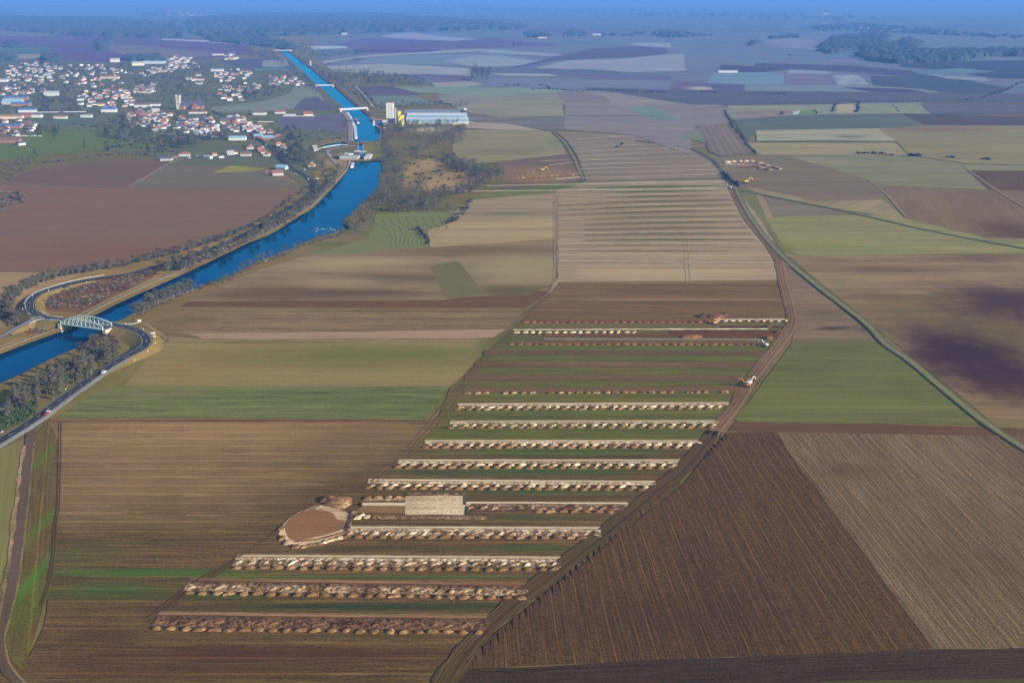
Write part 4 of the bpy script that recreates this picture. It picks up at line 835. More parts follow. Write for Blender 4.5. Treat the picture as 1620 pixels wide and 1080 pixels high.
# the round excavation
ex = pts('441,846 449,828 464,815 484,806 505,799 520,803 536,806 553,814 556,826 551,842 530,850 505,858 480,865 462,862'); 
for v in ex: v.z = .5
tag(obj('excavation_rim', up_me(spline(ex + [ex[0]], 4)[:-1], soil('chalky_rim', (206,176,146), 830, alt=(150,122,96), speck=.6, fine=.4, broad=.9, bump=.6), 'excavation_rim')), kind='structure')
ei = pts('451,838 458,822 484,809 510,808 528,814 532,822 548,826 546,836 522,845 490,853 466,856 455,850')
for v in ei: v.z = .55
tag(obj('excavation_floor', up_me(spline(ei + [ei[0]], 4)[:-1], soil('excavated_soil', (138,102,80), 835, alt=(120,88,70), speck=.35, fine=.2, bump=.3), 'excavation_floor')), kind='structure')
for i, (x, y, sx_, m_) in enumerate(((447,852,3,mh_mix),(455,860,3,mh_mix),(468,866,3,mh_soil),(482,866,2.6,mh_soil),(494,863,2.6,mh_soil),(505,862,2.6,mh_mix),(516,858,2.6,mh_chalk),(527,855,2.4,mh_chalk),(539,852,2.6,mh_chalk),(549,850,2.4,mh_mix),(566,820,3,mh_chalk),(573,816,2.4,mh_chalk),(580,819,2.6,mh_mix),(444,838,2.5,mh_mix),(560,812,2.4,mh_mix))):
    put_heap(P(x, y) + Vector((0,0,.45)), rnd.randrange(7), m_, sx_*.8, sx_*.5, sx_*.3, rnd.uniform(.3,1.0), f'spoil heap on the rim of the round excavation, {ordw(i+1)} from its left end', 'soil heap', 'heaps round the round excavation')
dk = plain('ditch_shadow_soil', (.05,.04,.035), .95, .2, .5)
dl = line_of('468,858 500,855 530,848 547,843'); N_ = normals(dl); wb_ = MB()
for a, b in zip(dl, dl[1:]): wb_.bar(a + Vector((0,0,.6)), b + Vector((0,0,.6)), .55, 4)
wl = line_of('549,842 555,826 557,815')
for a, b in zip(wl, wl[1:]): wb_.bar(a + Vector((0,0,.8)), b + Vector((0,0,.8)), .7, 4)
tag(wb_.obj('ditch_bank', mh_dk), kind='structure')
# the rectangular chalk floor and its approach strip
for nm, s_, z_ in (('stripped_floor', '641,786 700,784.5 737,785.5 736,816 690,815 641,815.5', .56), ('stripped_floor', '571,796 642,796 642,801 571,801', .53), ('stripped_floor', '736,795 745,796 745,800 736,800', .53)):
    V = pts(s_)
    for v in V: v.z = z_
    tag(obj(nm, up_me(V, mf_pale if z_ < .55 else soil('chalk_platform', (206,184,154), 800, alt=(168,138,108), speck=.6, fine=.3, streak=.15, broad=.9, bump=.3), nm)), kind='structure')
V = pts('572,802 641,801 641,813 560,812')
for v in V: v.z = .52
tag(obj('stripped_soil', up_me(V, soil('stripped_brown', (134,104,80), 806, speck=.3, bump=.3), 'stripped_soil')), kind='structure')
rubble(P(590,816), P(770,817), 0, 4, mh_soil, .45, 5); rubble(P(641,784), P(737,784), -2.5, 0, mh_soil, .6, 6); rubble(P(575,791), P(641,791), -2, 1.5, mh_mix, .35, 8)
eb = MB()
for a, b in (pts('737,786 736,800'), pts('740,804 738,816'), pts('572,796 572,802')): eb.bar(a + Vector((0,0,.7)), b + Vector((0,0,.7)), .5, 4)
tag(eb.obj('trench_bank', mh_dk), kind='structure')
for k in range(4):
    p_ = P(582+k*16, 789); put_heap(p_ + Vector((0,0,.4)), k, mh_soil, 2.4, 1.5, 1.2, .2, f'brown heap left of the rectangular chalk floor, {ordw(k+1)} from the left', 'soil heap', 'heaps above the short western trench')
# ---- machines
def digger(x, y, rz, label, paint, sc=1.0, boom=1.0, turn=0.0):
    r_ = empty('excavator', P(x, y, .62), rz); r_.scale = (sc,)*3; tag(r_, label, 'excavator', 'diggers working on the site')
    for s_ in (-1, 1):
        t_ = MB(); prof = [(-2.0,.25),(-1.7,.0),(1.7,.0),(2.0,.25),(2.0,.6),(1.7,.85),(-1.7,.85),(-2.0,.6)]; n = 8
        y0_, y1_ = (s_*1.0, s_*1.55) if s_ > 0 else (s_*1.55, s_*1.0)
        t_.add([(a, y0_, h) for a, h in prof] + [(a, y1_, h) for a, h in prof], [tuple(range(n)), tuple(range(2*n-1, n-1, -1))] + [((k+1) % n, k, n+k, n+(k+1) % n) for k in range(n)]); t_.obj('track', m_dark, r_)
    t_ = MB(); t_.box(-.9,.9,-1,1,.45,1.05); t_.obj('undercarriage', m_dark, r_)
    Mx = Matrix.Rotation(turn, 4, 'Z')
    t_ = MB(); t_.box(-2.5,1.3,-1.35,1.35,1.05,1.5,Mx); t_.box(-2.5,-.2,-1.35,1.35,1.5,2.25,Mx); t_.box(-.2,1.3,-1.35,-.1,1.5,2.05,Mx); bd_ = t_.obj('body', paint, r_)
    t_ = MB(); t_.box(-.15,1.35,.1,1.3,1.52,2.95,Mx); cb_ = t_.obj('cab', m_glass, r_); t_ = MB(); t_.box(-.2,1.4,.05,1.35,2.95,3.05,Mx); t_.obj('cab_roof', paint, cb_)
    b1, b2, b3 = Vector((1.1,-.2,1.7)), Vector((3.2,-.2,4.9*boom)), Vector((5.6,-.2,4.6*boom)); b4 = Vector((6.6,-.2,1.9))
    t_ = MB(); t_.bar(Mx @ b1, Mx @ b2, .33, 4); t_.bar(Mx @ b2, Mx @ b3, .30, 4); t_.obj('boom', paint, r_)
    t_ = MB(); t_.bar(Mx @ b3, Mx @ b4, .24, 4); t_.obj('stick', paint, r_)
    t_ = MB(); pr = [(6.2,1.9),(7.0,2.0),(7.1,1.3),(6.6,.8),(5.9,.9),(6.1,1.3)]; n = 6
    t_.add([Mx @ Vector((a,-.75,h)) for a, h in pr] + [Mx @ Vector((a,.4,h)) for a, h in pr], [tuple(range(n)), tuple(range(2*n-1, n-1, -1))] + [((k+1) % n, k, n+k, n+(k+1) % n) for k in range(n)]); t_.obj('bucket', m_dark, r_)
    t_ = MB(); t_.bar(Mx @ Vector((1.4,-.2,1.6)), Mx @ Vector((2.7,-.2,3.6)), .12, 5); t_.obj('ram', m_conc, r_)
m_or = plain('orange_paint', (.62,.25,.07), .5, .08, 1); m_ye = plain('yellow_paint', (.70,.42,.08), .5, .08, 1); m_wp = plain('cream_paint', (.72,.70,.62), .5, .08, 1)
digger(1181, 611, 2.2, 'orange tracked excavator on the site track throwing a long shadow', m_or, .95, turn=.6)
digger(1186, 607, 1.2, 'pale excavator close behind the orange one on the site track', m_wp, .85, turn=-.5)
digger(1181, 289, .2, 'yellow excavator right of the dark shadowed hedge end', m_ye, 1.35)
digger(1154, 298, 2.6, 'white excavator at the top of the site track below the hedge', m_wp, 1.1)
digger(1210, 547, 2.4, 'cream excavator among the dark heaps near the track corner', m_wp, .85)
digger(1131, 512, .6, 'orange excavator by the broad red-brown mound', m_or, .85)
digger(859, 270, .2, 'yellow excavator in the small chalk rows by the wood', m_ye, 1.1)
# spread of chalk by the hedge crossing
rubble(P(1147,260), P(1196,262), -10, 7, mh_chalk, .9, 30); rubble(P(1160,266), P(1205,267), -7, 6, mh_mix, .9, 31)
for i, (x, y, s1) in enumerate(sorted(((1150,257,5),(1160,256.5,4),(1171,256,4),(1180,256,4),(1190,256,4),(1202,259,6),(1211,262,6),(1205,267,7),(1216,269,6),(1228,266,5),(1232,268,4),(1197,264,6)))):
    put_heap(P(x, y) + Vector((0,0,.5)), i % 7, mh_mix if i > 4 else mh_chalk, s1*1.3, s1*1.1, 2.2, .2*i, f'chalky heap of the pale spread below the furrowed field, {ordw(i+1)} from left', 'chalk heap', 'chalk heaps below the furrowed field')
# ================================================================ TREES AND SCRUB
def veg(name, a, objvar=.25, var=.25, sc=.4):
    m = plain(name, a, .95, var, sc, spec=.05, objvar=objvar); return m
m_twig = [veg('grey_brown_twigs', (.112,.104,.066)), veg('olive_twigs', (.105,.104,.056)), veg('reddish_twigs', (.13,.104,.078))]
m_bark = veg('bark', (.21,.185,.15)); m_ever = veg('evergreen', (.028,.05,.028)); m_olive = veg('ivy_green', (.07,.085,.035)); m_straw = veg('dry_grass', (.26,.19,.11))
def tree_geo(seed, h=12.0, spread=.38, ntw=420, tw=.13, low=.28, flare=1.0):
    """bare winter tree: trunk with limbs (first) and a cloud of fine twigs (second)"""
    r = random.Random(seed); T = MB(); C = MB()
    top = Vector((r.uniform(-.5,.5), r.uniform(-.5,.5), h*.82)); T.bar((0,0,-.5), top*.5, h*.022, 5, h*.014); T.bar(top*.5, top, h*.014, 5, h*.004)
    limbs = []
    for k in range(11):
        t = low + (.95-low)*k/11; p = top*min(t/.82, 1); a = k*2.4 + r.uniform(-.4,.4); L_ = h*spread*(1.15 - .55*t)*r.uniform(.8,1.15)
        e = p + Vector((cos(a)*L_*flare, sin(a)*L_*flare, L_*r.uniform(.55,.95))); T.bar(p, e, h*.008, 3, h*.0025); limbs.append((p, e))
    limbs.append((top*.7, top*1.15))
    for k in range(ntw):
        p, e = limbs[r.randrange(len(limbs))]; s_ = p.lerp(e, r.uniform(.25, 1.05)); s_ += Vector((r.gauss(0,.5), r.gauss(0,.5), r.gauss(0,.5)))*h*.055
        d = Vector((r.gauss(0,1), r.gauss(0,1), r.uniform(.1,1.6))).normalized(); L_ = h*r.uniform(.06,.15); w_ = Vector((r.gauss(0,1), r.gauss(0,1), r.gauss(0,.6))).normalized()*tw*r.uniform(.6,1.5)
        C.add([s_-w_, s_+w_, s_+d*L_], [(0,1,2)])
    return T, C
def bush_geo(seed, ntw=170, tw=.12, R_=1.0, leafy=False):
    r = random.Random(seed); C = MB()
    for k in range(ntw):
        a = r.uniform(0, 2*pi); el = r.uniform(.1, 1.5); rr = r.uniform(.45, 1.0)*(1+.25*sin(3*a+seed)); c = Vector((cos(a)*cos(el), sin(a)*cos(el), sin(el)*.85))*rr
        d = (c + Vector((r.gauss(0,.4), r.gauss(0,.4), r.gauss(0,.4)))).normalized()*r.uniform(.2,.5); w_ = Vector((r.gauss(0,1), r.gauss(0,1), r.gauss(0,1))).normalized()*tw*r.uniform(.6,1.4)
        if leafy: C.add([c-w_-d*.3, c+w_-d*.3, c+w_+d*.3, c-w_+d*.3], [(0,1,2,3)])
        else: C.add([c*.55-w_*.7, c*.55+w_*.7, c+d*.6], [(0,1,2)])
    return C
SPEC = {'tall': dict(h=15, spread=.20, ntw=900, tw=.17, low=.12, flare=.75), 'round': dict(h=11, spread=.40, ntw=900, tw=.19, low=.22), 'low': dict(h=7, spread=.5, ntw=600, tw=.17, low=.05)}
tree_g = {k: [tree_geo(11*i+len(k), **v) for i in range(4)] for k, v in SPEC.items()}
_tm = {}
def tree_meshes(kind, i, ti):
    key = (kind, i, ti)
    if key not in _tm:
        T, C = tree_g[kind][i]
        tm = mesh('trunk', T.V, T.F, m_bark); cm = mesh('crown', C.V, C.F, m_twig[ti]); _tm[key] = (tm, cm)
    return _tm[key]
def tree(p, kind, label, group, sc=1.0, ti=None):
    ti = rnd.choice((0, 0, 1, 2)) if ti is None else ti
    tm, cm = tree_meshes(kind, rnd.randrange(4), ti)
    e = empty('tree', p, rnd.uniform(0, 6.28)); s_ = sc*rnd.uniform(.8, 1.2); e.scale = (s_, s_, s_*rnd.uniform(.9, 1.1)); tag(e, label, 'tree', group)
    obj('trunk', tm, e); obj('crown', cm, e); return e
def scatter(pl, n, seed, mind=0.0):
    """points evenly spread over the land inside an outline given in the photograph"""
    r = random.Random(seed); W = pts(pl) if isinstance(pl, str) else pl; xs = [v.x for v in W]; ys = [v.y for v in W]; out = []; tries = 0
    while len(out) < n and tries < n*60:
        tries += 1; x = r.uniform(min(xs), max(xs)); y = r.uniform(min(ys), max(ys))
        if inpoly(x, y, [(v.x, v.y) for v in W]) and all((x-o.x)**2 + (y-o.y)**2 > mind*mind for o in out): out.append(Vector((x, y, 0)))
    return out
def belt(lst, kind, group, what, sc=1.0, ti=None, order=lambda v: px_of(v)[0]):
    for i, p in enumerate(sorted(lst, key=order)): tree(p, kind, f'{what}, {ordw(i+1)} from the left', group, sc, ti)
N0 = lambda s_, n, jit, seed: [v + Vector((random.Random(seed+i).uniform(-jit,jit), random.Random(seed*3+i).uniform(-jit,jit), 0)) for i, v in enumerate([line_at(spline(pts(s_), 3), (k+.5)/n) for k in range(n)])]
def line_at(l, t):
    L_ = [0]
    for a, b in zip(l, l[1:]): L_.append(L_[-1] + (b-a).length)
    g = t*L_[-1]
    for i in range(len(l)-1):
        if L_[i+1] >= g: return l[i].lerp(l[i+1], (g-L_[i])/max(1e-6, L_[i+1]-L_[i]))
    return l[-1].copy()
# tree belt between the gravel path and the straight road
belt(scatter('14,672 4,650 30,632 70,608 104,590 130,580 160,566 182,558 186,572 160,590 128,608 96,628 60,652', 62, 3, 3.2), 'tall', 'tall slender trees between the path and the straight road', 'tall slender bare tree in the belt below the bridge', .74)
# outside the western bend and along the road above
belt(N0('26,512 14,498 16,482 30,466 60,450 100,438 140,431 190,422', 40, 3, 5), 'round', 'trees outside the western bend', 'bushy bare tree outside the western road bend', .72)
belt(N0('205,418 250,408 300,396 350,382 388,366', 20, 4, 9), 'round', 'trees between ploughed field and road', 'bare tree on the field side of the canal road', .72)
# slope between road and towpath
belt(scatter('240,438 262,420 300,410 340,397 372,384 420,356 470,326 498,302 512,280 524,272 536,268 531,288 508,312 480,338 440,362 395,382 340,408 300,424 262,442', 80, 12, 4.0), 'round', 'trees on the slope between road and towpath', 'bare grey-brown tree on the slope above the towpath', .75)
# far bank of the lower canal
belt(N0('214,500 232,492 252,482 270,474 288,468 304,461', 26, 1.6, 21), 'round', 'trees on the eastern bank by the bridge', 'round grey tree on the eastern bank just upstream of the bridge', .84, 0)
belt(N0('336,456 352,448 392,424 410,416 428,410 450,400 462,396 500,384 520,380 545,372', 19, 3, 23), 'low', 'bushes on the eastern bank', 'low bare tree on the eastern canal bank', .9)
# green hedge block at the left edge
def leaf_block(s_, n, h, mat, lab, cat, name, seed, rr=1.5, kind=None):
    C = MB(); r = random.Random(seed)
    for p in scatter(s_, n, seed):
        for k in range(9):
            c = p + Vector((r.gauss(0,rr*.5), r.gauss(0,rr*.5), r.uniform(.1,1)**.5*h)); w_ = Vector((r.gauss(0,1), r.gauss(0,1), r.gauss(0,1))).normalized()*.35; d = w_.cross(Vector((r.gauss(0,1), r.gauss(0,1), r.gauss(0,1)))).normalized()*.35
            C.add([c-w_-d, c+w_-d, c+w_+d, c-w_+d], [(0,1,2,3)])
    tag(C.obj(name, mat), lab, cat, kind=kind)
leaf_block('0,688 -20,700 -30,680 10,660 48,642 60,645 56,660 26,676', 900, 4.5, veg('laurel_hedge', (.06,.085,.03), .1), 'thick dark green evergreen hedge beside the road at the left edge', 'hedge', 'evergreen_hedge', 4)
# scrub as masses
def scrub(s_, n, sz, mats, seed, h=1.0, name='scrub', ntw=60, tw=.16):
    r = random.Random(seed); protos = [bush_geo(seed*5+k, ntw, tw) for k in range(4)]; bag = [MB() for _ in mats]
    for p in (scatter(s_, n, seed) if isinstance(s_, str) else s_):
        b = protos[r.randrange(4)]; s2 = sz*r.uniform(.6, 1.4); M = Matrix.Translation(p) @ Matrix.Rotation(r.uniform(0,6.28), 4, 'Z') @ Matrix.Diagonal((s2, s2, s2*h, 1))
        bag[r.randrange(len(mats))].add([M @ Vector(v) for v in b.V], b.F)
    for b, m_ in zip(bag, mats):
        if b.V: tag(b.obj(name, m_), kind='stuff')
m_scr = veg('brown_scrub', (.125,.088,.07), .1); m_scr2 = veg('tan_scrub', (.21,.155,.11), .1); m_scr3 = veg('dark_scrub', (.06,.05,.045), .1)
scrub('78,490 66,480 80,468 120,455 180,440 230,430 252,424 236,440 184,464 134,490', 340, 2.0, [m_scr, m_scr, m_scr2, m_twig[1]], 31)
scrub('42,526 50,516 66,510 92,511 102,515 70,527', 70, 1.6, [m_scr, m_scr2], 32)
scrub('120,548 140,532 160,524 178,530 190,545 186,560 160,566 140,562', 150, 2.1, [m_scr, m_twig[0], m_scr3], 33)
scrub(N0('20,600 60,580 85,570 125,553 142,540', 26, .8, 8), 0, 1.1, [m_scr, m_twig[2]], 34)
scrub(N0('312,458 330,450 361,443 404,420 441,407 470,392 500,382 540,372', 60, 2.0, 77), 0, 2.0, [m_scr, m_twig[2], m_scr2], 35)
scrub(N0('216,502 250,484 300,463', 26, 1.6, 79), 0, 2.0, [m_scr, m_twig[0]], 36)
scrub(N0('28,516 10,500 12,482 28,464 60,447 100,436 140,429 200,418 300,394 390,362', 300, 3.2, 80), 0, 2.7, [m_scr, m_twig[0], m_olive], 37)
scrub('260,428 300,412 370,388 430,352 480,322 508,296 520,278 536,270 530,290 500,318 450,356 395,382 340,408 290,428', 620, 2.7, [m_twig[0], m_scr, m_scr2, m_twig[1]], 38)
scrub('250,540 264,530 270,540 250,556 244,552', 30, 1.2, [m_scr, m_scr2], 39)
scrub(N0('392,362 430,338 462,312 474,300', 16, 4, 90), 0, 3.2, [m_scr3, m_twig[0]], 40)
# the wood between canal and diggings, of many trunks and crowns that read as one mass
def wood(s_, n, seed, h=9, mats=None, ntw=120, tw=.34, name='woodland', mind=0, spread=.42, hv=.35):
    r = random.Random(seed); mats = mats or [m_twig[0], m_twig[1], m_twig[2]]; protos = [tree_geo(seed*7+k, h, spread, ntw, tw, .1) for k in range(3)]; bag = [MB() for _ in mats]
    for p in scatter(s_, n, seed, mind):
        T, C = protos[r.randrange(3)]; s2 = r.uniform(1-hv, 1+hv); M = Matrix.Translation(p) @ Matrix.Rotation(r.uniform(0,6.28), 4, 'Z') @ Matrix.Diagonal((s2, s2, s2, 1)); k = r.randrange(len(mats))
        bag[k].add([M @ Vector(v) for v in T.V[:20]], T.F[:14]); bag[k].add([M @ Vector(v) for v in C.V], C.F)
    for b, m_ in zip(bag, mats):
        if b.V: tag(b.obj(name, m_), kind='stuff')
for s_, n, sd in (('541,370 560,345 575,328 598,302 606,255 604,226 622,232 634,262 640,302 655,310 690,320 718,328 716,338 650,336 600,338 585,352 566,372', 360, 51),
                  ('606,218 612,194 640,190 720,190 736,205 737,222 724,232 690,231 655,226 632,214 620,222', 300, 52),
                  ('652,308 700,318 745,306 775,292 798,278 792,270 760,268 742,258 700,250 705,262 740,280 736,300 700,306 665,296', 230, 53), ('640,236 662,232 682,238 688,248 660,250', 34, 57)):
    wood(s_, n, sd, 8.5, mats=[m_twig[0], m_twig[1], m_scr3, m_twig[0]])
scrub('630,232 670,240 740,262 790,274 750,304 700,318 650,306 632,285 625,245', 120, 3.0, [m_scr3, m_olive, m_twig[0]], 58)
scrub('716,345 728,330 740,318 748,312 744,326 728,346 706,356 700,352', 40, 2.6, [m_scr3, m_twig[0]], 59)
# dark clump in the meadow, its neighbour, solitary bushes
def clump(s_, n, label, sz=2.4, mat=None, h=1.2, cat='bush', name='bush_clump', ntw=90, tw=.2):
    C = MB(); r = random.Random(n)
    for p in N0(s_, n, sz*.5, n*7):
        b = bush_geo(r.randrange(99), ntw, tw); s2 = sz*r.uniform(.75,1.25); M = Matrix.Translation(p) @ Matrix.Diagonal((s2, s2, s2*h, 1)); C.add([M @ Vector(v) for v in b.V], b.F)
    tag(C.obj(name, mat or m_scr3), label, cat)
clump('662,362 668,370 674,380 679,388', 7, 'dark leaning line of bushes at the right end of the canal meadow', 3.2, m_scr3, 1.3)
clump('706,354 714,350 720,344', 4, 'dark bush clump at the corner of meadow and beige field', 3.2, m_scr3, 1.1)
ddk = veg('dark_hedge', (.035,.045,.04), .1)
for i, (s_, n, sz) in enumerate((('1354,243 1362,243.5 1372,243 1385,244 1398,244', 9, 4), ('1400,245 1406,245.5 1412,246', 3, 3), ('1437,247 1446,247 1455,247', 5, 5), ('1499,250 1506,250 1512,250', 4, 4.5), ('1556,253 1559,253', 2, 5))):
    clump(s_, n, 'dark bush clump on the long field boundary at the right, ' + ordw(i+1) + ' from the left', sz, ddk, 1.0)
for i, (s_, n, sz) in enumerate(sorted((('798,135 812,135 824,135', 6, 4), ('828,135.5 836,135', 2, 3), ('853,135 856,135', 2, 4), ('866,136 868,142', 3, 5), ('1214,149 1228,149.5 1242,149.5', 9, 4.5), ('1092,147 1098,147', 2, 4), ('1108,146 1134,147', 6, 4), ('730,126 745,128', 5, 4), ('976,234 980,230 983,227', 3, 4), ('558,87 566,84', 2, 6), ('650,66 656,72 660,75', 4, 7), ('723,74 735,74', 4, 7), ('1249,87 1251,89', 1, 9), ('812,70 826,70', 3, 8), ('515,104 520,101', 2, 5), ('560,96 566,95', 2, 6)), key=lambda q_: float(q_[0].split(',')[0]))):
    clump(s_, n, f'small dark bush group on the distant farmland, {ordw(i+1)} from the left', sz, ddk, .9)
hl = N0('840,141 880,142 900,144 925,144', 14, 2, 61) + N0('925,143 950,143 985,144 1010,145', 22, 3, 62) + N0('1020,146 1062,146', 12, 4, 63)
C = MB()
for i, p in enumerate(hl): b = bush_geo(i % 9, 50, .22); M = Matrix.Translation(p) @ Matrix.Diagonal((4.4, 4.4, 4.2, 1)); C.add([M @ Vector(v) for v in b.V], b.F)
tag(C.obj('distant_hedge', ddk), 'long dark hedge of separate bushes crossing the plain above the striped fields', 'hedge')
for s_, n, lab, sz in (('1146,176 1150,184 1154,192 1158,200 1166,210 1172,218 1178,226 1186,236 1196,244', 30, 'dark blue hedge running down beside the grey furrowed field', 4.0),
                       ('1142,274 1150,280 1156,286 1164,293 1168,296', 12, 'dark hedge end with a deep shadow above the yellow excavator', 4.6),
                       ('1004,222 1040,228 1070,232 1100,240 1124,252 1140,268', 34, 'thin dark hedge arcing over the striped field', 1.9),
                       ('1322,164 1321,168 1318,172 1316,178', 8, 'dark hedge left of the tan striped plot', 5), ('1357,163 1357,168 1356,174 1354,179', 9, 'dark hedge right of the tan striped plot', 5.5), ('1238,178 1236,183', 4, 'short dark hedge by the small green plot', 4), ('1290,176 1290,181', 3, 'short dark hedge right of the small green plot', 4),
                       ('1410,165 1416,170 1422,178', 5, 'thin dark hedge between two pale green plots', 3)):
    clump(s_, n, lab, sz, ddk, 1.15, 'hedge', 'hedge')
C = MB()
for i, p in enumerate(N0('1200,165 1260,162 1320,161 1400,160.5 1470,160 1530,159 1620,163', 90, 4, 65)): b = bush_geo(i % 7, 26, .26); M = Matrix.Translation(p) @ Matrix.Diagonal((5, 4, 2.6, 1)); C.add([M @ Vector(v) for v in b.V], b.F)
tag(C.obj('distant_hedge', ddk), 'low dark hedge line along the foot of the far purple slope at the right', 'hedge')
C = MB()
for i, p in enumerate(N0('1530,158 1560,152 1590,143 1606,135 1620,130', 22, 5, 66)): b = bush_geo(i % 7, 26, .26); M = Matrix.Translation(p) @ Matrix.Diagonal((7, 7, 4, 1)); C.add([M @ Vector(v) for v in b.V], b.F)
tag(C.obj('distant_hedge', ddk), 'dark hedge climbing the far slope at the right edge', 'hedge')
# woods farther off
mfw = [veg('far_wood', (.055,.055,.045), .05), veg('far_wood_dark', (.03,.04,.034), .05)]
wood('520,128 515,118 540,113 580,113 610,118 650,124 678,130 682,138 660,139 620,137 590,136 566,138 560,133 545,130', 300, 71, 10, mfw, 60, .5)
wood('515,126 500,112 492,104 510,108 530,124 560,135 566,142 582,152 594,166 584,167 566,158 545,144 528,132', 190, 72, 8, mfw, 60, .5)
wood('740,128 752,112 774,112 778,128', 26, 73, 22, mfw, 90, .7)
wood('470,90 455,78 485,74 500,79 530,82 588,82 590,85 560,88 520,92 500,96 478,102', 260, 74, 10, mfw, 40, .8)
wood('436,68 455,70 500,76 494,72 440,64', 60, 78, 12, mfw, 40, .8)
wood('590,170 612,164 700,163 760,166 735,172 640,168 612,176 600,182', 90, 75, 7, mfw, 60, .5)
wood('392,82 432,82 440,88 462,116 480,118 498,138 508,152 496,150 478,132 455,110 430,94 395,90', 200, 76, 9, mfw, 50, .6)
wood('500,262 486,250 492,236 500,232 515,245 522,262 510,272', 26, 77, 9, [m_twig[0], m_ever], 110, .3)
mcan = [veg('canopy_dark', (.038,.052,.055), .05), veg('canopy_blue', (.05,.058,.06), .05)]
def canopy(s_, n, seed, h=16, w_=22, mats=None, name='distant_wood', base=0):
    """closed far-off wood: lumpy crowns shoulder to shoulder"""
    r = random.Random(seed); mats = mats or mcan; bag = [MB() for _ in mats]
    for p in scatter(s_, n, seed):
        k = 6; ph = r.uniform(0, 6); rr = w_*r.uniform(.6,1.3); hh = h*r.uniform(.7,1.25); V = []
        for z_, q_ in ((0, 1.0), (.6, .95), (.9, .5)):
            V += [p + Vector((cos(ph+2*pi*i/k)*rr*q_*r.uniform(.8,1.2), sin(ph+2*pi*i/k)*rr*q_*r.uniform(.8,1.2), hh*z_*r.uniform(.9,1.1))) for i in range(k)]
        V.append(p + Vector((0,0,hh)))
        Fc = [(j*k+i, j*k+(i+1) % k, (j+1)*k+(i+1) % k, (j+1)*k+i) for j in range(2) for i in range(k)] + [(2*k+i, 2*k+(i+1) % k, 3*k) for i in range(k)]
        bag[r.randrange(len(mats))].add(V, Fc)
    for b, m_ in zip(bag, mats):
        if b.V: tag(b.obj(name, m_), kind='stuff')
canopy('-80,22 60,29 160,29 240,36 292,46 290,59 240,60 130,57 60,52 0,48 -80,48', 2600, 81, 20, 34)
canopy('300,30 440,22 600,22 760,34 830,43 820,46 700,49 600,51 500,55 420,58 330,60 300,50', 2600, 82, 20, 36)
canopy('330,60 400,60 440,66 470,78 440,76 400,72 340,66', 300, 83, 16, 26)
canopy('1298,81 1306,72 1322,61 1381,54 1405,59 1397,74 1355,79 1304,86', 420, 84, 18, 26)
canopy('1358,89 1380,78 1397,72 1433,70 1460,83 1500,82 1584,80 1660,82 1660,87 1560,90 1511,96 1423,101 1376,96', 620, 85, 18, 24)
canopy('1425,66 1440,64 1455,68 1450,74 1430,74', 60, 86, 18, 26)
for s_, n in (('830,56 838,50 852,51 866,54 872,60 840,60', 40), ('888,54 905,50 925,52 930,58 890,58', 30), ('1028,56 1040,51 1075,50 1095,54 1132,57 1060,60', 70), ('950,54 1020,53 1020,57 950,57', 24), ('1186,70 1196,66 1200,68 1190,73', 10), ('1215,60 1260,57 1262,60 1220,63', 24), ('1280,42 1360,38 1430,44 1500,50 1620,58 1620,62 1500,56 1380,50 1290,48', 220), ('-60,62 -20,62 -20,70 -60,70', 8), ('11,69 30,68 31,75 12,76', 18), ('150,66 180,64 182,67 158,72 168,78 162,82 150,72', 26), ('198,92 250,90 260,95 255,99 205,98', 60), ('72,92 92,90 96,102 70,100', 24), ('-40,92 20,92 22,98 -40,100', 36), ('220,20 300,20 300,25 230,25', 60), ('620,45 800,38 840,40 800,46 640,50', 160), ('640,8 900,16 1000,20 900,22 640,14', 160), ('1000,20 1200,22 1400,28 1400,32 1150,28 1000,25', 130), ('240,36 330,30 400,32 330,36 260,44', 70)):
    canopy(s_, n, 90 + n, 14, 20)
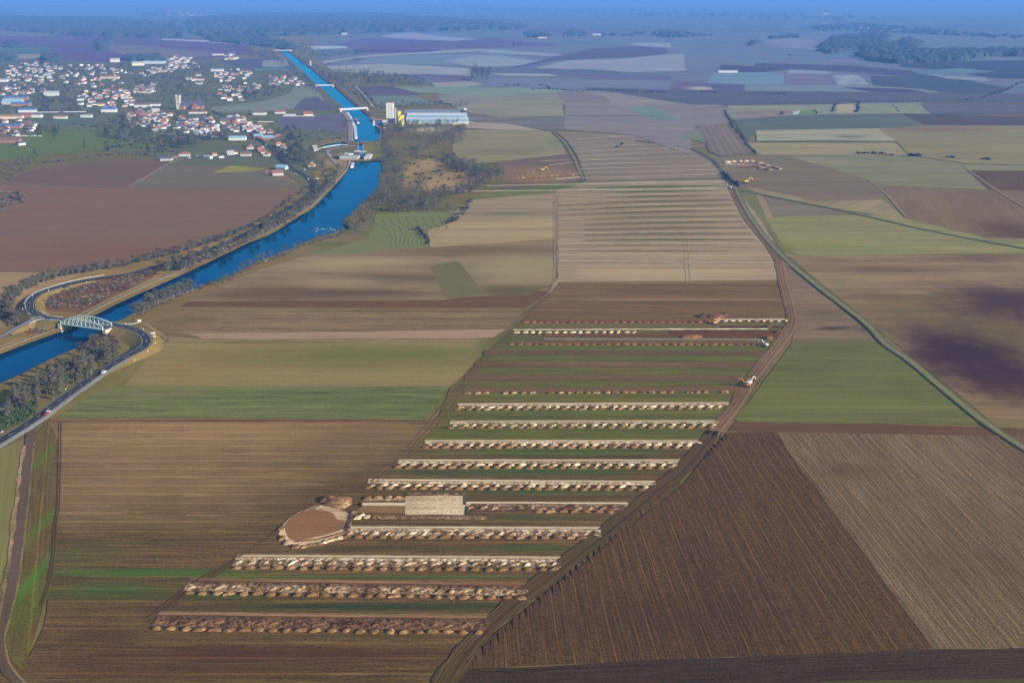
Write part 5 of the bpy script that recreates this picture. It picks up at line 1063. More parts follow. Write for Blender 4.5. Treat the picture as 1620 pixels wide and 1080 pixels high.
# ================================================================ VILLAGE, SILO, LOCK, BOATS
WALLC = {'white': (.58,.57,.53), 'cream': (.62,.52,.36), 'grey': (.38,.36,.34), 'brick': (.30,.15,.10)}
ROOFC = {'orange': (.32,.15,.09), 'red': (.27,.10,.08), 'brown': (.17,.095,.075), 'slate': (.075,.08,.10), 'grey': (.34,.34,.34), 'blue': (.06,.13,.30), 'light blue': (.22,.39,.45)}
m_wall = {k: plain(k + '_wall', v, .9, .06, .15) for k, v in WALLC.items()}; m_roof = {k: plain(k + '_roof', v, .8, .12, .25) for k, v in ROOFC.items()}
m_win = plain('window_dark', (.04,.045,.055), .3, .05, 1, spec=.5)
_hs = {}
def house_parts(L_, D_, hw, hr, wc, rc, hip=False):
    key = (round(L_), round(D_), round(hw, 1), round(hr, 1), wc, rc, hip)
    if key in _hs: return _hs[key]
    L_, D_ = round(L_), round(D_); x, y = L_/2, D_/2; w_ = MB()
    w_.add([(-x,-y,-.3),(x,-y,-.3),(x,y,-.3),(-x,y,-.3),(-x,-y,hw),(x,-y,hw),(x,y,hw),(-x,y,hw)] + ([] if hip else [(-x,0,hw+hr),(x,0,hw+hr)]),
          [(0,1,5,4),(2,3,7,6),(1,2,6,5),(3,0,4,7)] + ([] if hip else [(5,6,9),(7,4,8)]))
    r_ = MB(); o = .35; hx = x - (y if hip else 0); t_ = .22
    E = [(-x-o,-y-o,hw-o*hr/y),(x+o,-y-o,hw-o*hr/y),(x+o,y+o,hw-o*hr/y),(-x-o,y+o,hw-o*hr/y)]; Rg = [(-(hx+(0 if hip else o)),0,hw+hr),(hx+(0 if hip else o),0,hw+hr)]
    V = E + Rg + [(a,b,c+t_) for a,b,c in E+Rg]
    Fc = [(6,7,11,10),(8,9,10,11),(0,1,7,6),(1,2,8,7),(2,3,9,8),(3,0,6,9)] + ([(7,8,11),(9,6,10)] if hip else [(7,8,11),(9,6,10)])
    r_.add(V, Fc); c_ = MB(); c_.box(x*.4-.45, x*.4+.45, .2, 1.1, hw+hr*.4, hw+hr+1.2)
    _hs[key] = (w_.me('wall', m_wall[wc]), r_.me('roof', m_roof[rc]), c_.me('chimney', m_wall['brick'])); return _hs[key]
_wn = MB(); _wn.box(-.55,.55,-.06,.06,0,1.3); me_win = _wn.me('window', m_win)
counts = {}
class Reg:                                                # labels are written once all houses stand, from where each one is
    items = []
def house(x, y, L_=11, D_=8, hw=3.6, hr=3.2, wc='white', rc='brown', rz=0.0, zone='', near=False, what='house', z=None, hip=False, label=None, chim=True):
    p = P(x, y, 0); e = empty('house' if what == 'house' else what.replace(' ', '_'), p, rz)
    w_, r_, c_ = house_parts(L_, D_, hw, hr, wc, rc, hip); obj('wall', w_, e); ro = obj('roof', r_, e)
    if chim and hr > 2 and what == 'house': obj('chimney', c_, ro)
    if near:
        n = max(2, int(L_/3.2))
        for s_ in (-1, 1):
            for k in range(n):
                wn = obj('window', me_win, e); wn.location = (-L_/2 + L_*(k+.5)/n, s_*(round(D_)/2+.02), 1.0)
        for sx_ in (-1, 1): wn = obj('window', me_win, e); wn.location = (sx_*(round(L_)/2+.02), 0, hw-.3); wn.rotation_euler = (0,0,pi/2)
    if label: tag(e, label, what)
    else: tag(e, None, what, 'village houses'); Reg.items.append((e, wc, rc, zone, what, L_))
    return e
# --- houses one can single out at the near side of the village
NH = [(263,255,15,8,'white','slate',.1,'low white farmhouse with dark slate roof alone at the field corner, the leftmost near house'),
(223,0,0,0,0,0,0,0)]
for x, y, L_, D_, wc, rc, rz, lab in [(263.5,254,17,8,'white','slate',.08,'long white farmhouse with dark slate roof at the corner of the ploughed field'),
 (292,247,16,11,'white','red',.12,'white hipped farmhouse with red roof behind the dark roofed farmhouse'),
 (276,251,9,6,'brick','brown',.2,'small brick outbuilding between the slate and red roofed farmhouses'),
 (329,251,14,6,'white','grey',-.5,'pale long shed at the left end of the garden row'),
 (340,247,7,6,'cream','orange',.3,'small cream house beside the pale long shed'),
 (350,250,8,6,'white','slate',.5,'small white house with slate roof in the garden row'),
 (365,245,10,7,'white','grey',.2,'small house with grey roof in the middle of the garden row'),
 (372,244,8,6,'white','brown',.4,'small white house with brown roof in the middle of the garden row'),
 (389,247,15,8,'white','brown',.05,'long low white house with brown roof above the yellow meadow'),
 (396,236,8,9,'white','orange',1.6,'tall white gabled house above the long low brown roofed house'),
 (411,240,12,8,'brick','red',.9,'reddish house with steep red roof on the left of the village street'),
 (422,247,9,9,'white','red',1.5,'white gabled house with red roof, gable toward the yellow meadow'),
 (417,243,8,7,'cream','brown',.3,'cream house wedged between the two red roofed houses by the street'),
 (441,231,8,7,'white','orange',.4,'white house with orange roof right of the village street'),
 (448,234,10,8,'white','orange',.2,'white house with bright orange roof between street and dark conifer'),
 (454,236,7,6,'white','grey',.1,'small white house beside the bright orange roof'),
 (454,242,8,7,'white','slate',1.3,'small white gabled house left of the cream gabled one'),
 (463,246,9,8,'cream','brown',1.4,'cream gabled house at the edge of the canal trees'),
 (493,264,10,8,'cream','orange',1.45,'cream gabled house with orange roof standing alone by the canal trees'),
 (497.5,236.5,9,7,'white','grey',.9,'white house alone by the side basin of the lock'),
 (440,277,14,8,'white','red',.15,'low white farmhouse with red roof beside the ploughed field at the road'),
 (446,268,16,9,'grey','light blue',-.35,'pale blue roofed barn behind the red roofed farmhouse'),
 (433,275,9,6,'brick','slate',.1,'small brick shed left of the red roofed farmhouse at the road'),
 (424,275,6,5,'brick','red',.1,'tiny reddish shed at the left end of the roadside farmyard')]:
    house(x, y, L_, D_, 3.4, 3.2 if D_ > 6 else 1.6, wc, rc, rz, near=True, label=lab, hip='hipped' in lab)
# --- large buildings
for x, y, L_, D_, hw, hr, wc, rc, rz, what, lab in [
 (376,222,28,12,5,2.2,'white','light blue',.02,'hall','long white hall with pale blue roof at the near middle of the village'),
 (428,222,24,14,5,3,'brick','light blue',.02,'hall','brick hall with pale blue roof beside the village street'),
 (409,219,14,12,5,2.5,'brick','light blue',.02,'hall','smaller dark walled hall with turquoise roof left of the brick hall'),
 (441,222,9,9,7,3,'brick','orange',.1,'house','tall brick house with stepped white windows right of the brick hall'),
 (411,182,26,10,5,3,'white','brown',.03,'house','long white house with brown roof beside the dark purple field'),
 (443,180,20,10,4,3,'white','red',.03,'house','white farmhouse with red roof at the left of the purple field wall'),
 (459,183,22,4,2.5,.8,'white','grey',.03,'shed','long low white shed between the farmhouses by the purple field'),
 (488,183,18,12,4,4,'cream','red',.1,'barn','big red roofed barn at the right end of the purple field wall'),
 (313,180,36,8,4,1.5,'white','red',.03,'school','long white building with thin red roof just below the church'),
 (21,165,42,26,7,5,'grey','light blue',.15,'factory','large factory with pale blue roof at the left edge of the village'),
 (26,158,52,16,6,3,'brick','blue',.1,'factory','long factory building with deep blue roof at the left of the village'),
 (34,168,40,16,6,3,'brick','blue',.1,'factory','second deep blue roofed factory below the long one'),
 (44,178,34,14,6,3,'white','blue',.05,'factory','white walled factory with blue roof nearest the meadow at the left'),
 (58,186,22,10,5,1.2,'white','grey',.02,'hall','white box shaped hall beside the dark red shed'),
 (45,186,16,12,5,3,'brick','red',.05,'shed','dark red shed left of the white box shaped hall'),
 (12,188,60,14,5,3,'cream','orange',.06,'barn','long cream barn with orange roof at the left edge above the meadow'),
 (12,203,50,14,5,3,'brick','blue',.05,'factory','low blue roofed hall with red edge at the left edge'),
 (4,226,60,14,5,4,'brick','brown',.02,'barn','long brown barn at the left edge of the meadow'),
 (33,230,12,10,4,3,'white','slate',.9,'barn','white gable ended barn at the left corner of the meadow'),
 (82,152,34,12,8,4,'white','grey',.03,'manor','white manor house with central gable in the middle of the village'),
 (96,188,26,8,4,2.5,'white','orange',.02,'house','row building with orange roof and white doors at the top of the meadow'),
 (137,186,22,8,4,1.5,'white','grey',.02,'hall','white flat hall at the right end of the upper meadow'),
 (174,125,52,14,6,3,'cream','orange',.03,'barn','long orange walled barn in the upper middle of the village'),
 (173,178,30,12,7,4,'white','blue',.05,'town hall','white building with deep blue roof above the wood edge'),
 (226,170,34,12,6,3,'white','brown',.03,'hall','long white hall with brown roof in the centre of the village'),
 (245,168,24,10,5,2.5,'white','brown',.03,'hall','white hall with thin brown roof right of the centre'),
 (182,98.5,30,22,9,5,'white','grey',.2,'warehouse','bright white warehouse at the upper edge of the village'),
 (219,104,40,26,9,5,'cream','grey',.3,'warehouse','bright cream warehouse right of the upper white one'),
 (244,101,80,18,7,3,'white','light blue',.02,'warehouse','very long pale blue roofed warehouse at the upper edge'),
 (345,88,44,12,6,3,'white','red',.03,'hall','long white terrace on the hillside above the village'),
 (344,113,40,12,5,2.5,'white','grey',.1,'hall','long white building above the church quarter'),
 (1,130,40,14,6,3,'white','grey',.1,'hall','white hall at the far left edge of the village'),
 (1306,23,60,30,8,3,'white','grey',.1,'hall','tiny white building near the upper edge at the right'),
 (1418,50,44,18,8,3,'white','grey',.1,'farmhouse','tiny white farm building above the far woods'),
 (1151,115,60,16,5,2,'white','grey',.02,'barn','lone long white barn on the green far field'),
 (946,56,60,16,6,3,'white','grey',.02,'barn','pale barn among the far trees right of centre'),
 (962,55,40,16,6,3,'white','grey',.02,'barn','second pale barn among the far trees right of centre'),
 (858,61,50,14,6,3,'cream','orange',.02,'barn','orange farm building among the far trees'),
 (545,55,30,18,8,3,'white','grey',.02,'farmhouse','tiny white farm below the far forest')]:
    house(x, y, L_, D_, hw, hr, wc, rc, rz, what=what, label=lab, chim=False)
# garden and yard walls that read as white lines
for s_, lab in (('447,184.5 498,184.5', 'long white wall along the top of the purple field'), ('484,184.5 492,180', 'white wall running back at the end of the purple field'), ('58,178.5 136,177.5', 'long pale wall between the meadow and the village'), ('25,216 66,216', 'pale wall beside the conifers left of the meadow'), ('36,196.5 60,196.5', 'short pale wall below the dark red shed'), ('408,193.5 432,193.5', 'pale wall left of the purple field'), ('497,240 502,238 508,235 520,232.5 538,229.8 550,230', 'white edging wall of the side basin')):
    l = pts(s_); b_ = MB()
    for a, b in zip(l, l[1:]): b_.bar(a + Vector((0,0,.9)), b + Vector((0,0,.9)), 1.0 if 'basin' not in lab else .7, 4)
    tag(b_.obj('garden_wall', m_wall['white']), lab, 'wall')
# --- the rest of the village, quarter by quarter
used_pts = [v for v in (P(e[0], e[1]) for e in ((292,247),(223,170),(313,180),(376,222),(428,222),(300,176)))]
ZN = [('the upper left quarter','2,134 2,108 50,98 72,102 96,104 98,128 60,134',46,.8), ('the quarter above the factories','2,152 2,136 70,132 76,148 40,150',22,.5),
      ('the quarter round the orange barn','98,132 100,106 160,102 200,112 218,128 190,140 150,142 120,134',32,.6), ('the quarter left of centre','125,168 128,146 186,140 206,150 210,168 180,172 150,172',38,.5),
      ('the centre','190,196 212,178 240,174 268,180 274,196 250,210 222,206',38,.6), ('the streets above the centre','208,148 214,138 244,134 250,146 232,150',12,.5), ('the hilltop quarter','216,118 236,108 262,104 268,92 300,92 316,104 312,112 280,112 250,120 228,122',48,.9),
      ('the quarter above the church','296,132 300,120 340,114 382,110 398,116 392,126 350,130 312,136',24,.8), ('the quarter beside the church','334,158 336,146 362,138 386,130 392,138 386,148 394,158 360,164',18,.7), ('the estate by the canal','414,134 418,124 440,120 464,124 480,132 478,136 450,136 430,136',24,.9), 
      ('the lane below the estate','388,140 402,132 410,138 400,150 392,150',9,.7), ('the streets right of centre','278,206 284,188 316,186 336,192 350,206 348,218 326,222 300,214',30,.6), ('the main street','352,204 356,188 384,186 398,196 424,206 432,214 400,212 366,210',26,.6), ('the hillside lane','352,90 360,86 374,92 386,90 380,95 358,95',6,.9), ('the far hamlet','255,22 262,18 320,22 316,28 268,28',14,.8), ('the far right village','1285,42 1300,36 1360,38 1420,44 1400,48 1320,46',12,.8), ('the lower left streets','0,196 4,190 34,190 60,200 62,212 30,214 6,218',8,.5)]
rv = random.Random(5); todo = []
for zn, s_, n, wh in ZN:
    base_a = rv.uniform(-.3, .3)
    for p in scatter(s_, int(n*1.5), len(zn)*31 + n, 11):
        if any((p-u_).length < 15 for u_ in used_pts): continue
        wc = rv.choices(('white','cream','grey','brick'), (wh, .18, .14, .24*(1.2-wh)))[0]; rc = rv.choices(('orange','red','brown','slate','grey'), (.13,.09,.32,.30,.16))[0]
        x_, y_ = px_of(p); fs = 1.0 if y_ > 100 else 1.5
        todo.append((y_, x_, rv.choice((9,10,12,15))*fs, rv.choice((8,9))*fs, rv.choice((3.2,4.2,5.4))*fs, rv.choice((2.6,3.4))*fs, wc, rc, base_a + rv.choice((0, pi/2)) + rv.uniform(-.2,.2), zn))
todo.sort(reverse=True); stuff = {}
for k, (y_, x_, L_, D_, hw, hr, wc, rc, rz, zn) in enumerate(todo):
    if k < 228: house(x_, y_, L_, D_, hw, hr, wc, rc, rz, zn, chim=y_ > 185)
    else:                                                # beyond the first three hundred houses: one mass
        for me in house_parts(L_, D_, hw, hr, wc, rc)[:2]:
            M = Matrix.Translation(P(x_, y_)) @ Matrix.Rotation(rz, 4, 'Z'); stuff.setdefault(me.materials[0], MB()).add([M @ v.co for v in me.vertices], [tuple(q_.vertices) for q_ in me.polygons])
for m_, b_ in stuff.items(): tag(b_.obj('distant_houses', m_), kind='stuff')
by = {}
for e, wc, rc, zn, what, L_ in Reg.items: by.setdefault((wc, rc, zn), []).append(e)
for (wc, rc, zn), es in by.items():
    es.sort(key=lambda e: e.location.x/e.location.y)
    for i, e in enumerate(es):
        e['label'] = f'{wc} house, {rc} roof, {ordw(i+1)} from left of its kind in {zn}' if len(es) > 1 else f'{wc} house, {rc} roof, the only one in {zn}'
# --- church
ch = empty('church', P(283.5, 173, 0), .04); tag(ch, 'stone church with tall square pale tower and long dark roof', 'church')
mst = plain('church_stone', (.50,.44,.38), .9, .15, .2)
b_ = MB(); b_.box(-4.5,4.5,-4,4,-.5,28); tw_ = b_.obj('tower', mst, ch)
for z_ in (10, 18, 23):
    for sx_ in (-1.6, 1.6): b_ = MB(); b_.box(sx_-.7, sx_+.7, -4.12, -3.9, z_, z_+3.6); b_.obj('louvre', m_win, tw_)
b_ = MB()
for sx_ in (-4, 4):
    for sy_ in (-3.5, 3.5): b_.box(sx_-.9, sx_+.9, sy_-.9, sy_+.9, 28, 30.5)
b_.box(-4.8,4.8,-4.3,4.3,27.4,28.1); b_.obj('parapet', mst, tw_)
b_ = MB(); b_.box(4.5,52,-6,6,-.5,8); nv_ = b_.obj('nave_wall', m_wall['brick'], ch)
for k in range(9): b_ = MB(); b_.box(8+k*4.8, 9.8+k*4.8, -6.12, -5.9, 2.2, 6.2); b_.obj('window', m_wall['white'] if k % 2 else m_win, nv_)
b_ = MB(); b_.xprism([(-6.6,7.6),(0,16),(6.6,7.6)], 4.5, 53); b_.obj('roof', m_roof['slate'], ch)
b_ = MB(); b_.box(30,42,-14,-6,-.5,7); b_.obj('transept_wall', m_wall['brick'], ch); b_ = MB(); M = Matrix.Translation((36,-14.5,0)) @ Matrix.Rotation(pi/2, 4, 'Z')
t_ = MB(); t_.xprism([(-6.5,6.8),(0,13),(6.5,6.8)], 0, 14); b_.add([M @ Vector(v) for v in t_.V], t_.F); b_.obj('transept_roof', m_roof['red'], ch)
# --- grain silo and store
sl_ = empty('grain_silo', P(618, 196, 0), .0); tag(sl_, 'tall white grain silo tower with red edged top beside the canal basin', 'silo')
b_ = MB(); b_.box(-7,7,-6,6,-.5,40); tw_ = b_.obj('tower', m_wall['white'], sl_)
b_ = MB(); b_.box(-7.3,7.3,-6.3,6.3,40,41); b_.obj('cornice', m_roof['red'], tw_)
for z_ in range(5):
    for sx_ in ((-2, 3) if z_ < 4 else (-2, 3)): b_ = MB(); b_.box(sx_-.8, sx_+.8, -6.12, -5.9, 14+z_*5, 16+z_*5); b_.obj('window', m_win, tw_)
b_ = MB(); b_.box(-7.6,8.4,-6.9,6.6,-.5,11); b_.obj('base', plain('dark_cladding', (.07,.08,.11), .8, .1, .2), sl_)
b_ = MB(); b_.box(8.5,11.5,-3,3,-.5,30); b_.obj('lift_shaft', m_wall['grey'], sl_)
st = empty('loading_shed', P(604, 198, 0), .0); tag(st, 'low open loading shed with white end and orange roof left of the silo tower', 'shed')
b_ = MB(); b_.box(-12,2,-5,5,-.5,8); b_.obj('dark_bay', plain('shed_blue', (.05,.10,.22), .8), st); b_ = MB(); b_.box(2,10.5,-5.6,5,-.5,9.5); b_.obj('white_end', m_wall['white'], st); b_ = MB(); b_.box(-16,11,-6,6,9.5,10.5); b_.obj('roof', m_roof['orange'], st); b_ = MB(); b_.box(-16,-12,-5,5,-.5,9.5); b_.obj('end_pier', m_wall['cream'], st)
gs = empty('grain_store', P(642, 197, 0), 0); tag(gs, 'very long grain store with stepped pale blue and grey roofs behind the wood', 'warehouse')
LG = (P(741,196)-P(642,196)).x; m_lb = m_roof['light blue']; m_pg = plain('pale_roof', (.42,.41,.42), .7, .05, .1); m_gb = plain('grey_blue_roof', (.16,.18,.22), .7, .06, .1)
b_ = MB(); b_.box(2,LG-3,0,70,-.5,6); b_.obj('wall', plain('green_grey_wall', (.45,.50,.46), .8, .1, .1), gs)
b_ = MB(); b_.box(LG*.55,LG,-3,0,-.5,4.5); b_.obj('low_annex', m_wall['white'], gs)
def rf(y0, z0, y1, z1, mat, x0=0, x1=LG, t_=.5, slant=0): b_ = MB(); b_.add([(x0,y0,z0),(x1,y0,z0),(x1-slant,y1,z1),(x0,y1,z1),(x0,y0,z0-t_),(x1,y0,z0-t_),(x1-slant,y1,z1-t_),(x0,y1,z1-t_)], [(0,1,2,3),(7,6,5,4),(0,4,5,1),(1,5,6,2),(2,6,7,3),(3,7,4,0)]); b_.obj('roof', mat, gs)
rf(-1,7,7,9.2,m_lb); rf(7,9.3,18,12,m_pg,0,LG-2); rf(18,12.1,30,14.6,m_lb,0,LG-3); 
b_ = MB(); b_.box(0,LG-4,30,31,14.6,18.5); b_.obj('clerestory', m_pg, gs); rf(30.5,18.6,50,23,m_gb,-6,LG-14,.5,6); rf(50,23,72,15,m_gb,-6,LG-14)
for k in range(22): b_ = MB(); b_.box(4+k*4.7,6+k*4.7,17.2,17.9,12.0,12.7); b_.obj('roof_vent', m_win, gs)
for x_, w_ in ((LG*.80, 7), (LG*.91, 5)): b_ = MB(); b_.box(x_, x_+w_, 46, 52, 22, 27 if w_ > 5 else 25.5); b_.obj('roof_housing', m_gb if w_ > 5 else m_wall['white'], gs)
m_yel = plain('yellow_cladding', (.78,.66,.10), .6, .06, .3)
for x, y, w_, h_, lab in ((632.5,196,6.5,24,'yellow clad conveyor tower beside the silo'), (637.5,201,5.5,22,'yellow tapering conveyor tower at the left end of the grain store')):
    e = empty('conveyor_tower', P(x, y, 0)); tag(e, lab, 'conveyor tower'); b_ = MB(); b_.add([(-w_*.3,-2,-.5),(w_*.3,-2,-.5),(w_*.3,2,-.5),(-w_*.3,2,-.5),(-w_/2,-2.5,h_),(w_/2,-2.5,h_),(w_/2,2.5,h_),(-w_/2,2.5,h_)], [(0,1,5,4),(1,2,6,5),(2,3,7,6),(3,0,4,7),(4,5,6,7)]); b_.obj('cladding', m_yel, e)
    b_ = MB(); b_.box(-w_/2-.2,w_/2+.2,-2.8,2.8,h_,h_+1); b_.obj('cap', m_gb, e); b_ = MB(); b_.bar((-w_/2-.4,-2.8,h_*.3),(w_/2,-2.8,h_*.8),.5,4); b_.obj('brace', m_dark, e)
for i, (x, y) in enumerate(((597,200),(600,203),(604,205),(608,203))): car(x, y, 1.2, .3*i, (m_cw, m_cg, m_cr, m_cw)[i], ('white','silver','red','white')[i] + ' lorry-side car in the silo yard, ' + ordw(i+1) + ' from the left', 'cars in the silo yard')
# --- bridges upstream
def flat_bridge(x0, y0, x1, y1, z_, wd, mat, lab, th=1.2):
    a, b = P(x0, y0, z_), P(x1, y1, z_); L_ = (b-a).length; e = empty('road_bridge', a, math.atan2(b.y-a.y, b.x-a.x)); tag(e, lab, 'bridge')
    b_ = MB(); b_.box(-3, L_+3, 0, wd, -th, 0); b_.obj('deck', mat, e)
    for yy in (0, wd-.3): b_ = MB(); b_.box(-3, L_+3, yy, yy+.3, 0, 1.3); b_.obj('parapet', mat, e)
    for xx in (-4, L_): b_ = MB(); b_.box(xx, xx+4, -1, wd+1, -z_-2, -th); b_.obj('abutment', m_conc, e)
flat_bridge(540.5,173.5,580,171,5.5,8,m_pg,'white road bridge over the canal just above the mooring basin',1.8)
flat_bridge(501,135.5,526,135,4,9,m_pg,'narrow pale bridge over the canal upstream of the silo')
flat_bridge(436,80,459,80,5,14,m_wall['white'],'farthest pale bridge over the canal near the far woods')
b_ = MB(); b_.box(-2,2,-2,2,-.5,16); e = obj('signal_tower', b_.me('signal_tower', m_wall['cream']), None, P(491.5,104)); tag(e, 'small pale tower beside the upper canal', 'tower')
# --- lock
lk = empty('canal_lock', P(557, 252.5, 0), 0); tag(lk, 'pale concrete canal lock with machinery and a blue lifting gate', 'lock')
m_lc = plain('lock_concrete', (.42,.41,.38), .9, .15, .3); m_bl = plain('gate_blue', (.04,.09,.16), .6, .1, .3)
def lbox(n_, x0, x1, y0, y1, z0, z1, m_, par=None): b_ = MB(); b_.box(x0,x1,y0,y1,z0,z1); return b_.obj(n_, m_, par or lk)
hw_ = lbox('head_wall', -19, 9.6, .3, 30, -3.2, 4.6, m_lc)
lbox('head_wall', 17.8, 27, .3, 30, -3.2, 4.4, m_lc)
for k in range(6): lbox('opening', -17+k*4.3, -15+k*4.3, .15, .5, 1.2, 2.8, m_win, hw_)
lbox('blue_housing', -22.5, -19, 2, 26, -2, 5, m_bl)
lbox('coping', -19.4, 9.8, -.2, 1.5, 4.61, 5.2, m_conc)
lbox('lifting_gate', 9.7, 17.7, 16, 17.2, -2.8, 6, m_bl)
for x_ in (8.6, 17.9): lbox('gate_tower', x_, x_+1.6, 14, 19, 4.4, 9, m_bl)
lbox('gate_beam', 8.6, 19.5, 15, 18, 9.01, 10.2, m_lc)
hc = lbox('control_cabin', 1, 9, 22, 29, 4.61, 9.5, m_wall['white']); lbox('window_band', 1.5, 8.5, 21.85, 22.1, 7, 8.5, m_win, hc); lbox('cabin_roof', .5, 9.5, 21.5, 29.5, 9.51, 10, m_lc, hc)
lbox('winch_house', -6, 0, 10, 15, 4.61, 7.5, m_wall['white']); lbox('winch_house', -14, -9, 18, 24, 4.61, 7, m_wall['grey'])
for k in range(4): lbox('pipe', -18+k*.1, 8, 4+k*3.5, 4.7+k*3.5, 4.62, 5.3, m_conc_d)
# lock chamber sides running up to the basin
for x_ in (566.3, 574.6): 
    a, b = P(x_, 249, 0), P(x_, 228, 0); b_ = MB(); b_.box(-.5,.5,0,(b-a).length,-.2,.8); e = obj('lock_wall', b_.me('lock_wall', m_lc), None, a); e.rotation_euler = (0,0,math.atan2(b.y-a.y, b.x-a.x)-pi/2); tag(e, ('left' if x_ < 570 else 'right') + ' concrete side wall of the lock chamber', 'wall')
# --- barges and boats
def barge(x, y, x2, y2, beam, hullc, covc, lab, cabin=True, zw=ZW):
    a, b = P(x, y, zw), P(x2, y2, zw); L_ = (b-a).length; e = empty('barge', a, math.atan2(b.y-a.y, b.x-a.x)); tag(e, lab, 'barge', 'boats on the canal'); w_ = beam/2
    out = [(0,-w_*.8),(2,-w_),(L_-5,-w_),(L_-2,-w_*.75),(L_,0),(L_-2,w_*.75),(L_-5,w_),(2,w_),(0,w_*.8)]
    b_ = MB(); b_.prism(out, -.6, 1.5); b_.obj('hull', hullc, e)
    b_ = MB(); b_.prism([(px_*.98+.2, py_*.93) for px_, py_ in out], 1.502, 1.75); b_.obj('deck', m_lc, e)
    n = max(1, int((L_-14)/8))
    for k in range(n): b_ = MB(); x0 = 9 + k*(L_-15)/n; b_.box(x0, x0+(L_-15)/n-.5, -w_*.72, w_*.72, 1.76, 2.8); b_.obj('hatch_cover', covc, e)
    if cabin:
        b_ = MB(); b_.box(2.5,7,-w_*.6,w_*.6,1.76,4.4); c_ = b_.obj('wheelhouse', m_wall['white'], e); b_ = MB(); b_.box(7.005,7.06,-w_*.5,w_*.5,3.1,4.0); b_.obj('window', m_win, c_)
m_h1 = plain('hull_dark', (.03,.05,.06), .5, .1, .3); m_h2 = plain('hull_green', (.04,.12,.10), .5, .1, .3)
m_c1 = plain('hatch_white', (.50,.51,.52), .5, .05, .3); m_c2 = plain('hatch_rust', (.34,.14,.11), .7, .1, .3); m_c3 = plain('hatch_grey', (.32,.38,.40), .6, .1, .3)
barge(563.5,221.5,561,199.5,6.5,m_h1,m_c1,'nearest moored barge with white hatch covers along the left quay')
barge(559.6,199,556.2,189,5.5,m_h2,m_c3,'grey green barge moored ahead of the white covered one')
barge(555.2,188.4,551.5,181.5,5,m_h2,m_c1,'small pale boat at the head of the moored line')
barge(566.8,197.2,562.3,188.2,6.5,m_h2,m_c2,'barge with rust red hatches lying outside the moored line')
barge(556.5,268,558.5,259,5.5,m_h1,m_c1,'white boat leaving the lock into the lower canal')
for x, y, lab in ((597.4,199.4,'small white launch at the right quay of the basin'), (551,180,'tiny white boat near the white road bridge')):
    e = empty('launch', P(x, y, ZW), 2.2); tag(e, lab, 'boat', 'boats on the canal'); b_ = MB(); b_.prism([(0,-1.5),(6,-1.5),(9,0),(6,1.5),(0,1.5)], -.3, 1.2); b_.obj('hull', m_wall['white'], e); b_ = MB(); b_.box(2,5,-1,1,1.2,2.4); b_.obj('cabin', m_wall['white'], e)
# waterbirds gathered off the little spit
bw = MB(); bw.bar((-.3,0,.12),(.25,0,.2),.2,6,.1); bw.bar((.2,0,.22),(.42,0,.5),.06,4); me_b = bw.me('waterbird', m_wall['white']); rb = random.Random(3)
for i in range(40):
    x_, y_ = rb.gauss(514, 11), rb.gauss(364, 3.2)
    if y_ > 370 or x_ < 490: continue
    o = obj('waterbird', me_b, None, P(x_, y_, ZW+.02)); o.rotation_euler = (0,0,rb.uniform(0,6)); o.scale = (1.3,)*3; tag(o, 'white waterbird resting in the flock off the small spit', 'bird', 'white waterbirds in a flock on the canal')
# --- village trees
vt = []
for s_, n in (('60,180 62,158 110,156 128,170 136,178 90,176',30), ('155,214 160,196 200,186 240,200 262,214 262,232 222,232 170,220',46), ('214,150 216,122 262,118 300,128 300,150 280,166 262,166 250,150',46), ('320,150 340,166 300,170 296,150',14), ('386,160 388,142 440,138 446,148 420,158',26), ('262,214 300,214 330,226 300,236 266,232',24), ('60,142 100,138 120,158 70,150',20), ('290,120 330,112 340,104 310,104',16), ('450,206 470,208 478,222 460,230 448,224',16), ('460,232 486,240 490,262 470,262 452,250',26), ('330,212 356,214 362,222 336,224',8), ('0,135 40,136 80,134 96,140 40,144',16), ('100,118 150,108 210,104 214,110 150,118',18), ('358,140 384,134 392,142 372,148',8)):
    vt += scatter(s_, int(n*2.2), 400 + n, 5)
random.Random(9).shuffle(vt)
vg = [tree_geo(900+k, 9.5, .42, 170, .5, .15) for k in range(4)]; vm_ = [mesh('tree', T.V[:20] + C.V, T.F[:14] + [tuple(i+20 for i in f_) for f_ in C.F], m_) for (T, C), m_ in zip(vg, (m_twig[0], m_twig[1], veg('village_dark', (.055,.06,.05)), m_twig[0]))]
ind = sorted(vt[:70], key=lambda v: px_of(v)[0])
for i, p in enumerate(ind):
    o = obj('tree', vm_[rnd.randrange(4)], None, p); s2 = rnd.uniform(.8,1.4); o.scale = (s2,)*3; o.rotation_euler = (0,0,rnd.uniform(0,6)); tag(o, f'dull winter tree among the village houses, {ordw(i+1)} from the left', 'tree', 'trees among the village houses')
bag = [MB(), MB()]
for p in vt[70:]:
    T, C = vg[rnd.randrange(4)]; s2 = rnd.uniform(.8,1.4); M = Matrix.Translation(p) @ Matrix.Diagonal((s2,s2,s2,1)); bag[rnd.randrange(2)].add([M @ Vector(v) for v in C.V], C.F)
for b_, m_ in zip(bag, (m_twig[0], veg('village_dark2', (.06,.065,.055)))): tag(b_.obj('village_trees', m_), kind='stuff')
# bush and garden growth between the houses
scrub('0,104 60,96 160,100 300,94 400,112 470,114 500,136 420,150 340,150 330,166 400,186 440,190 450,214 480,222 490,250 440,244 400,236 330,226 262,232 200,226 160,214 60,196 0,200', 1500, 4.6, [m_twig[0], m_olive, m_twig[1], m_scr3], 401, .8, 'garden_growth', 26, .3)
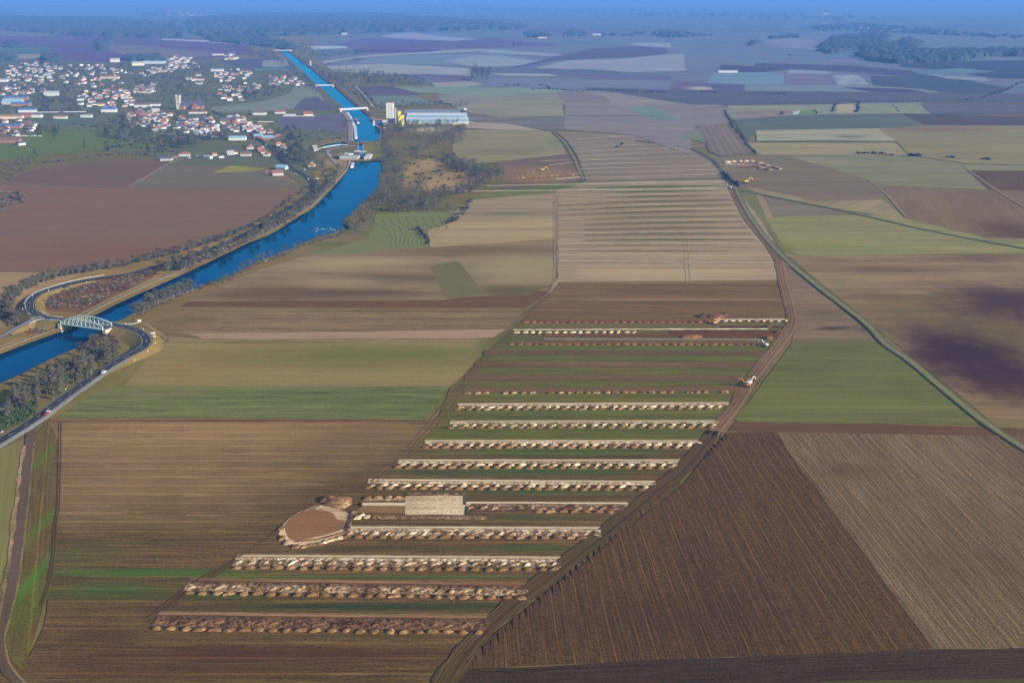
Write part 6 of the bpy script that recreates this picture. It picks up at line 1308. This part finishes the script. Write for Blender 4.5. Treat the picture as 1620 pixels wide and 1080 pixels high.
# conifers
def conifer_me(seed, mat):
    r = random.Random(seed); C = MB(); C.bar((0,0,-.3),(0,0,3),.3,5)
    for k in range(230):
        t = r.uniform(.08, 1); a = r.uniform(0, 6.28); rr = (1-t)*2.6*r.uniform(.5,1.05); c = Vector((cos(a)*rr, sin(a)*rr, 1+t*11)); d = Vector((cos(a), sin(a), -.5))*.7; w_ = Vector((-sin(a), cos(a), 0))*.45; C.add([c-w_, c+w_, c+d], [(0,1,2)])
    return C.me('conifer', mat)
cm_ = conifer_me(1, m_ever)
for x, y, s2, lab in ((318,204,1.5,'tall dark conifer in the streets right of the centre'), (322,206,1.2,'smaller dark conifer just right of the tallest one'), (281,186,1.2,'pointed dark conifer at the foot of the church tower'), (285,187,1.3,'second pointed conifer right of the one at the church tower'), (461,226,1.5,'broad dark conifer right of the bright orange roof'), (458,229,1.2,'dark conifer in front of the broad one'), (395,184,1.3,'dark conifer left of the long white house'), (366,200,1.3,'dark conifer beside the main street'), (134,234,1.2,'solitary dark tree in the middle of the green meadow'), (55,246,1.0,'small dark tree at the lower left of the meadow'), (59,249,.8,'smaller dark tree beside it at the lower left of the meadow'), (171,241,1.2,'dark conifer below the meadow near its right end'), (234,242,1.3,'dark conifer near the slate roofed farmhouse'), (29,315,1.0,'dark tree in the hedge corner left of the brown field'), (545,202,1.0,'dark bush beside the quay road'), (669,253,.6,'single green bush on the sandy clearing'), (246,248,.9,'small conifer just left of the slate roofed farmhouse')):
    o = obj('conifer', cm_, None, P(x, y)); o.scale = (s2*1.2, s2*1.2, s2*.95); tag(o, lab, 'tree')
for i, p in enumerate(sorted(scatter('54,218 60,206 94,204 97,216 90,218 70,219', 16, 77, 4), key=lambda v: v.x/v.y)): o = obj('conifer', cm_, None, p); o.scale = (1.2,1.2,1.0); tag(o, f'dark conifer of the dense group left of the meadow, {ordw(i+1)} from the left', 'tree', 'conifer group left of the meadow')
# scrub along the meadow and the village edge at the left
scrub('0,262 30,248 60,250 52,262 34,270 12,286 0,290', 60, 3.4, [m_twig[0], m_twig[1], m_scr], 410); scrub(N0('60,258 90,256 120,252 160,246 200,244 240,246', 40, 3, 412), 0, 3, [m_twig[0], m_twig[1], m_scr3], 411)
scrub('160,222 200,210 262,214 300,222 290,244 240,240 200,236 170,240', 110, 3.8, [m_twig[0], m_scr3, m_twig[1]], 413); scrub('0,318 0,304 30,304 40,312 34,322 0,330', 34, 3, [m_scr3, m_twig[0], m_scr2], 414)
scrub('420,206 440,204 540,208 540,220 480,226 446,222', 70, 3, [m_twig[0], m_scr2, m_scr3], 415)
# ---------------------------------------------------------------- the air
mh = bpy.data.materials.new('air'); mh.use_nodes = True; t = mh.node_tree
t.nodes.remove(t.nodes['Principled BSDF']); pv = t.nodes.new('ShaderNodeVolumePrincipled')
pv.inputs['Color'].default_value = (*HZ_COL, 1); pv.inputs['Density'].default_value = HZ_SIG; pv.inputs['Anisotropy'].default_value = 0
t.links.new(pv.outputs[0], t.nodes['Material Output'].inputs['Volume'])
hb = MB(); hb.box(-XM-500, XM+500, YN-500, YF+500, -9, H+14); tag(hb.obj('haze', mh), kind='stuff')
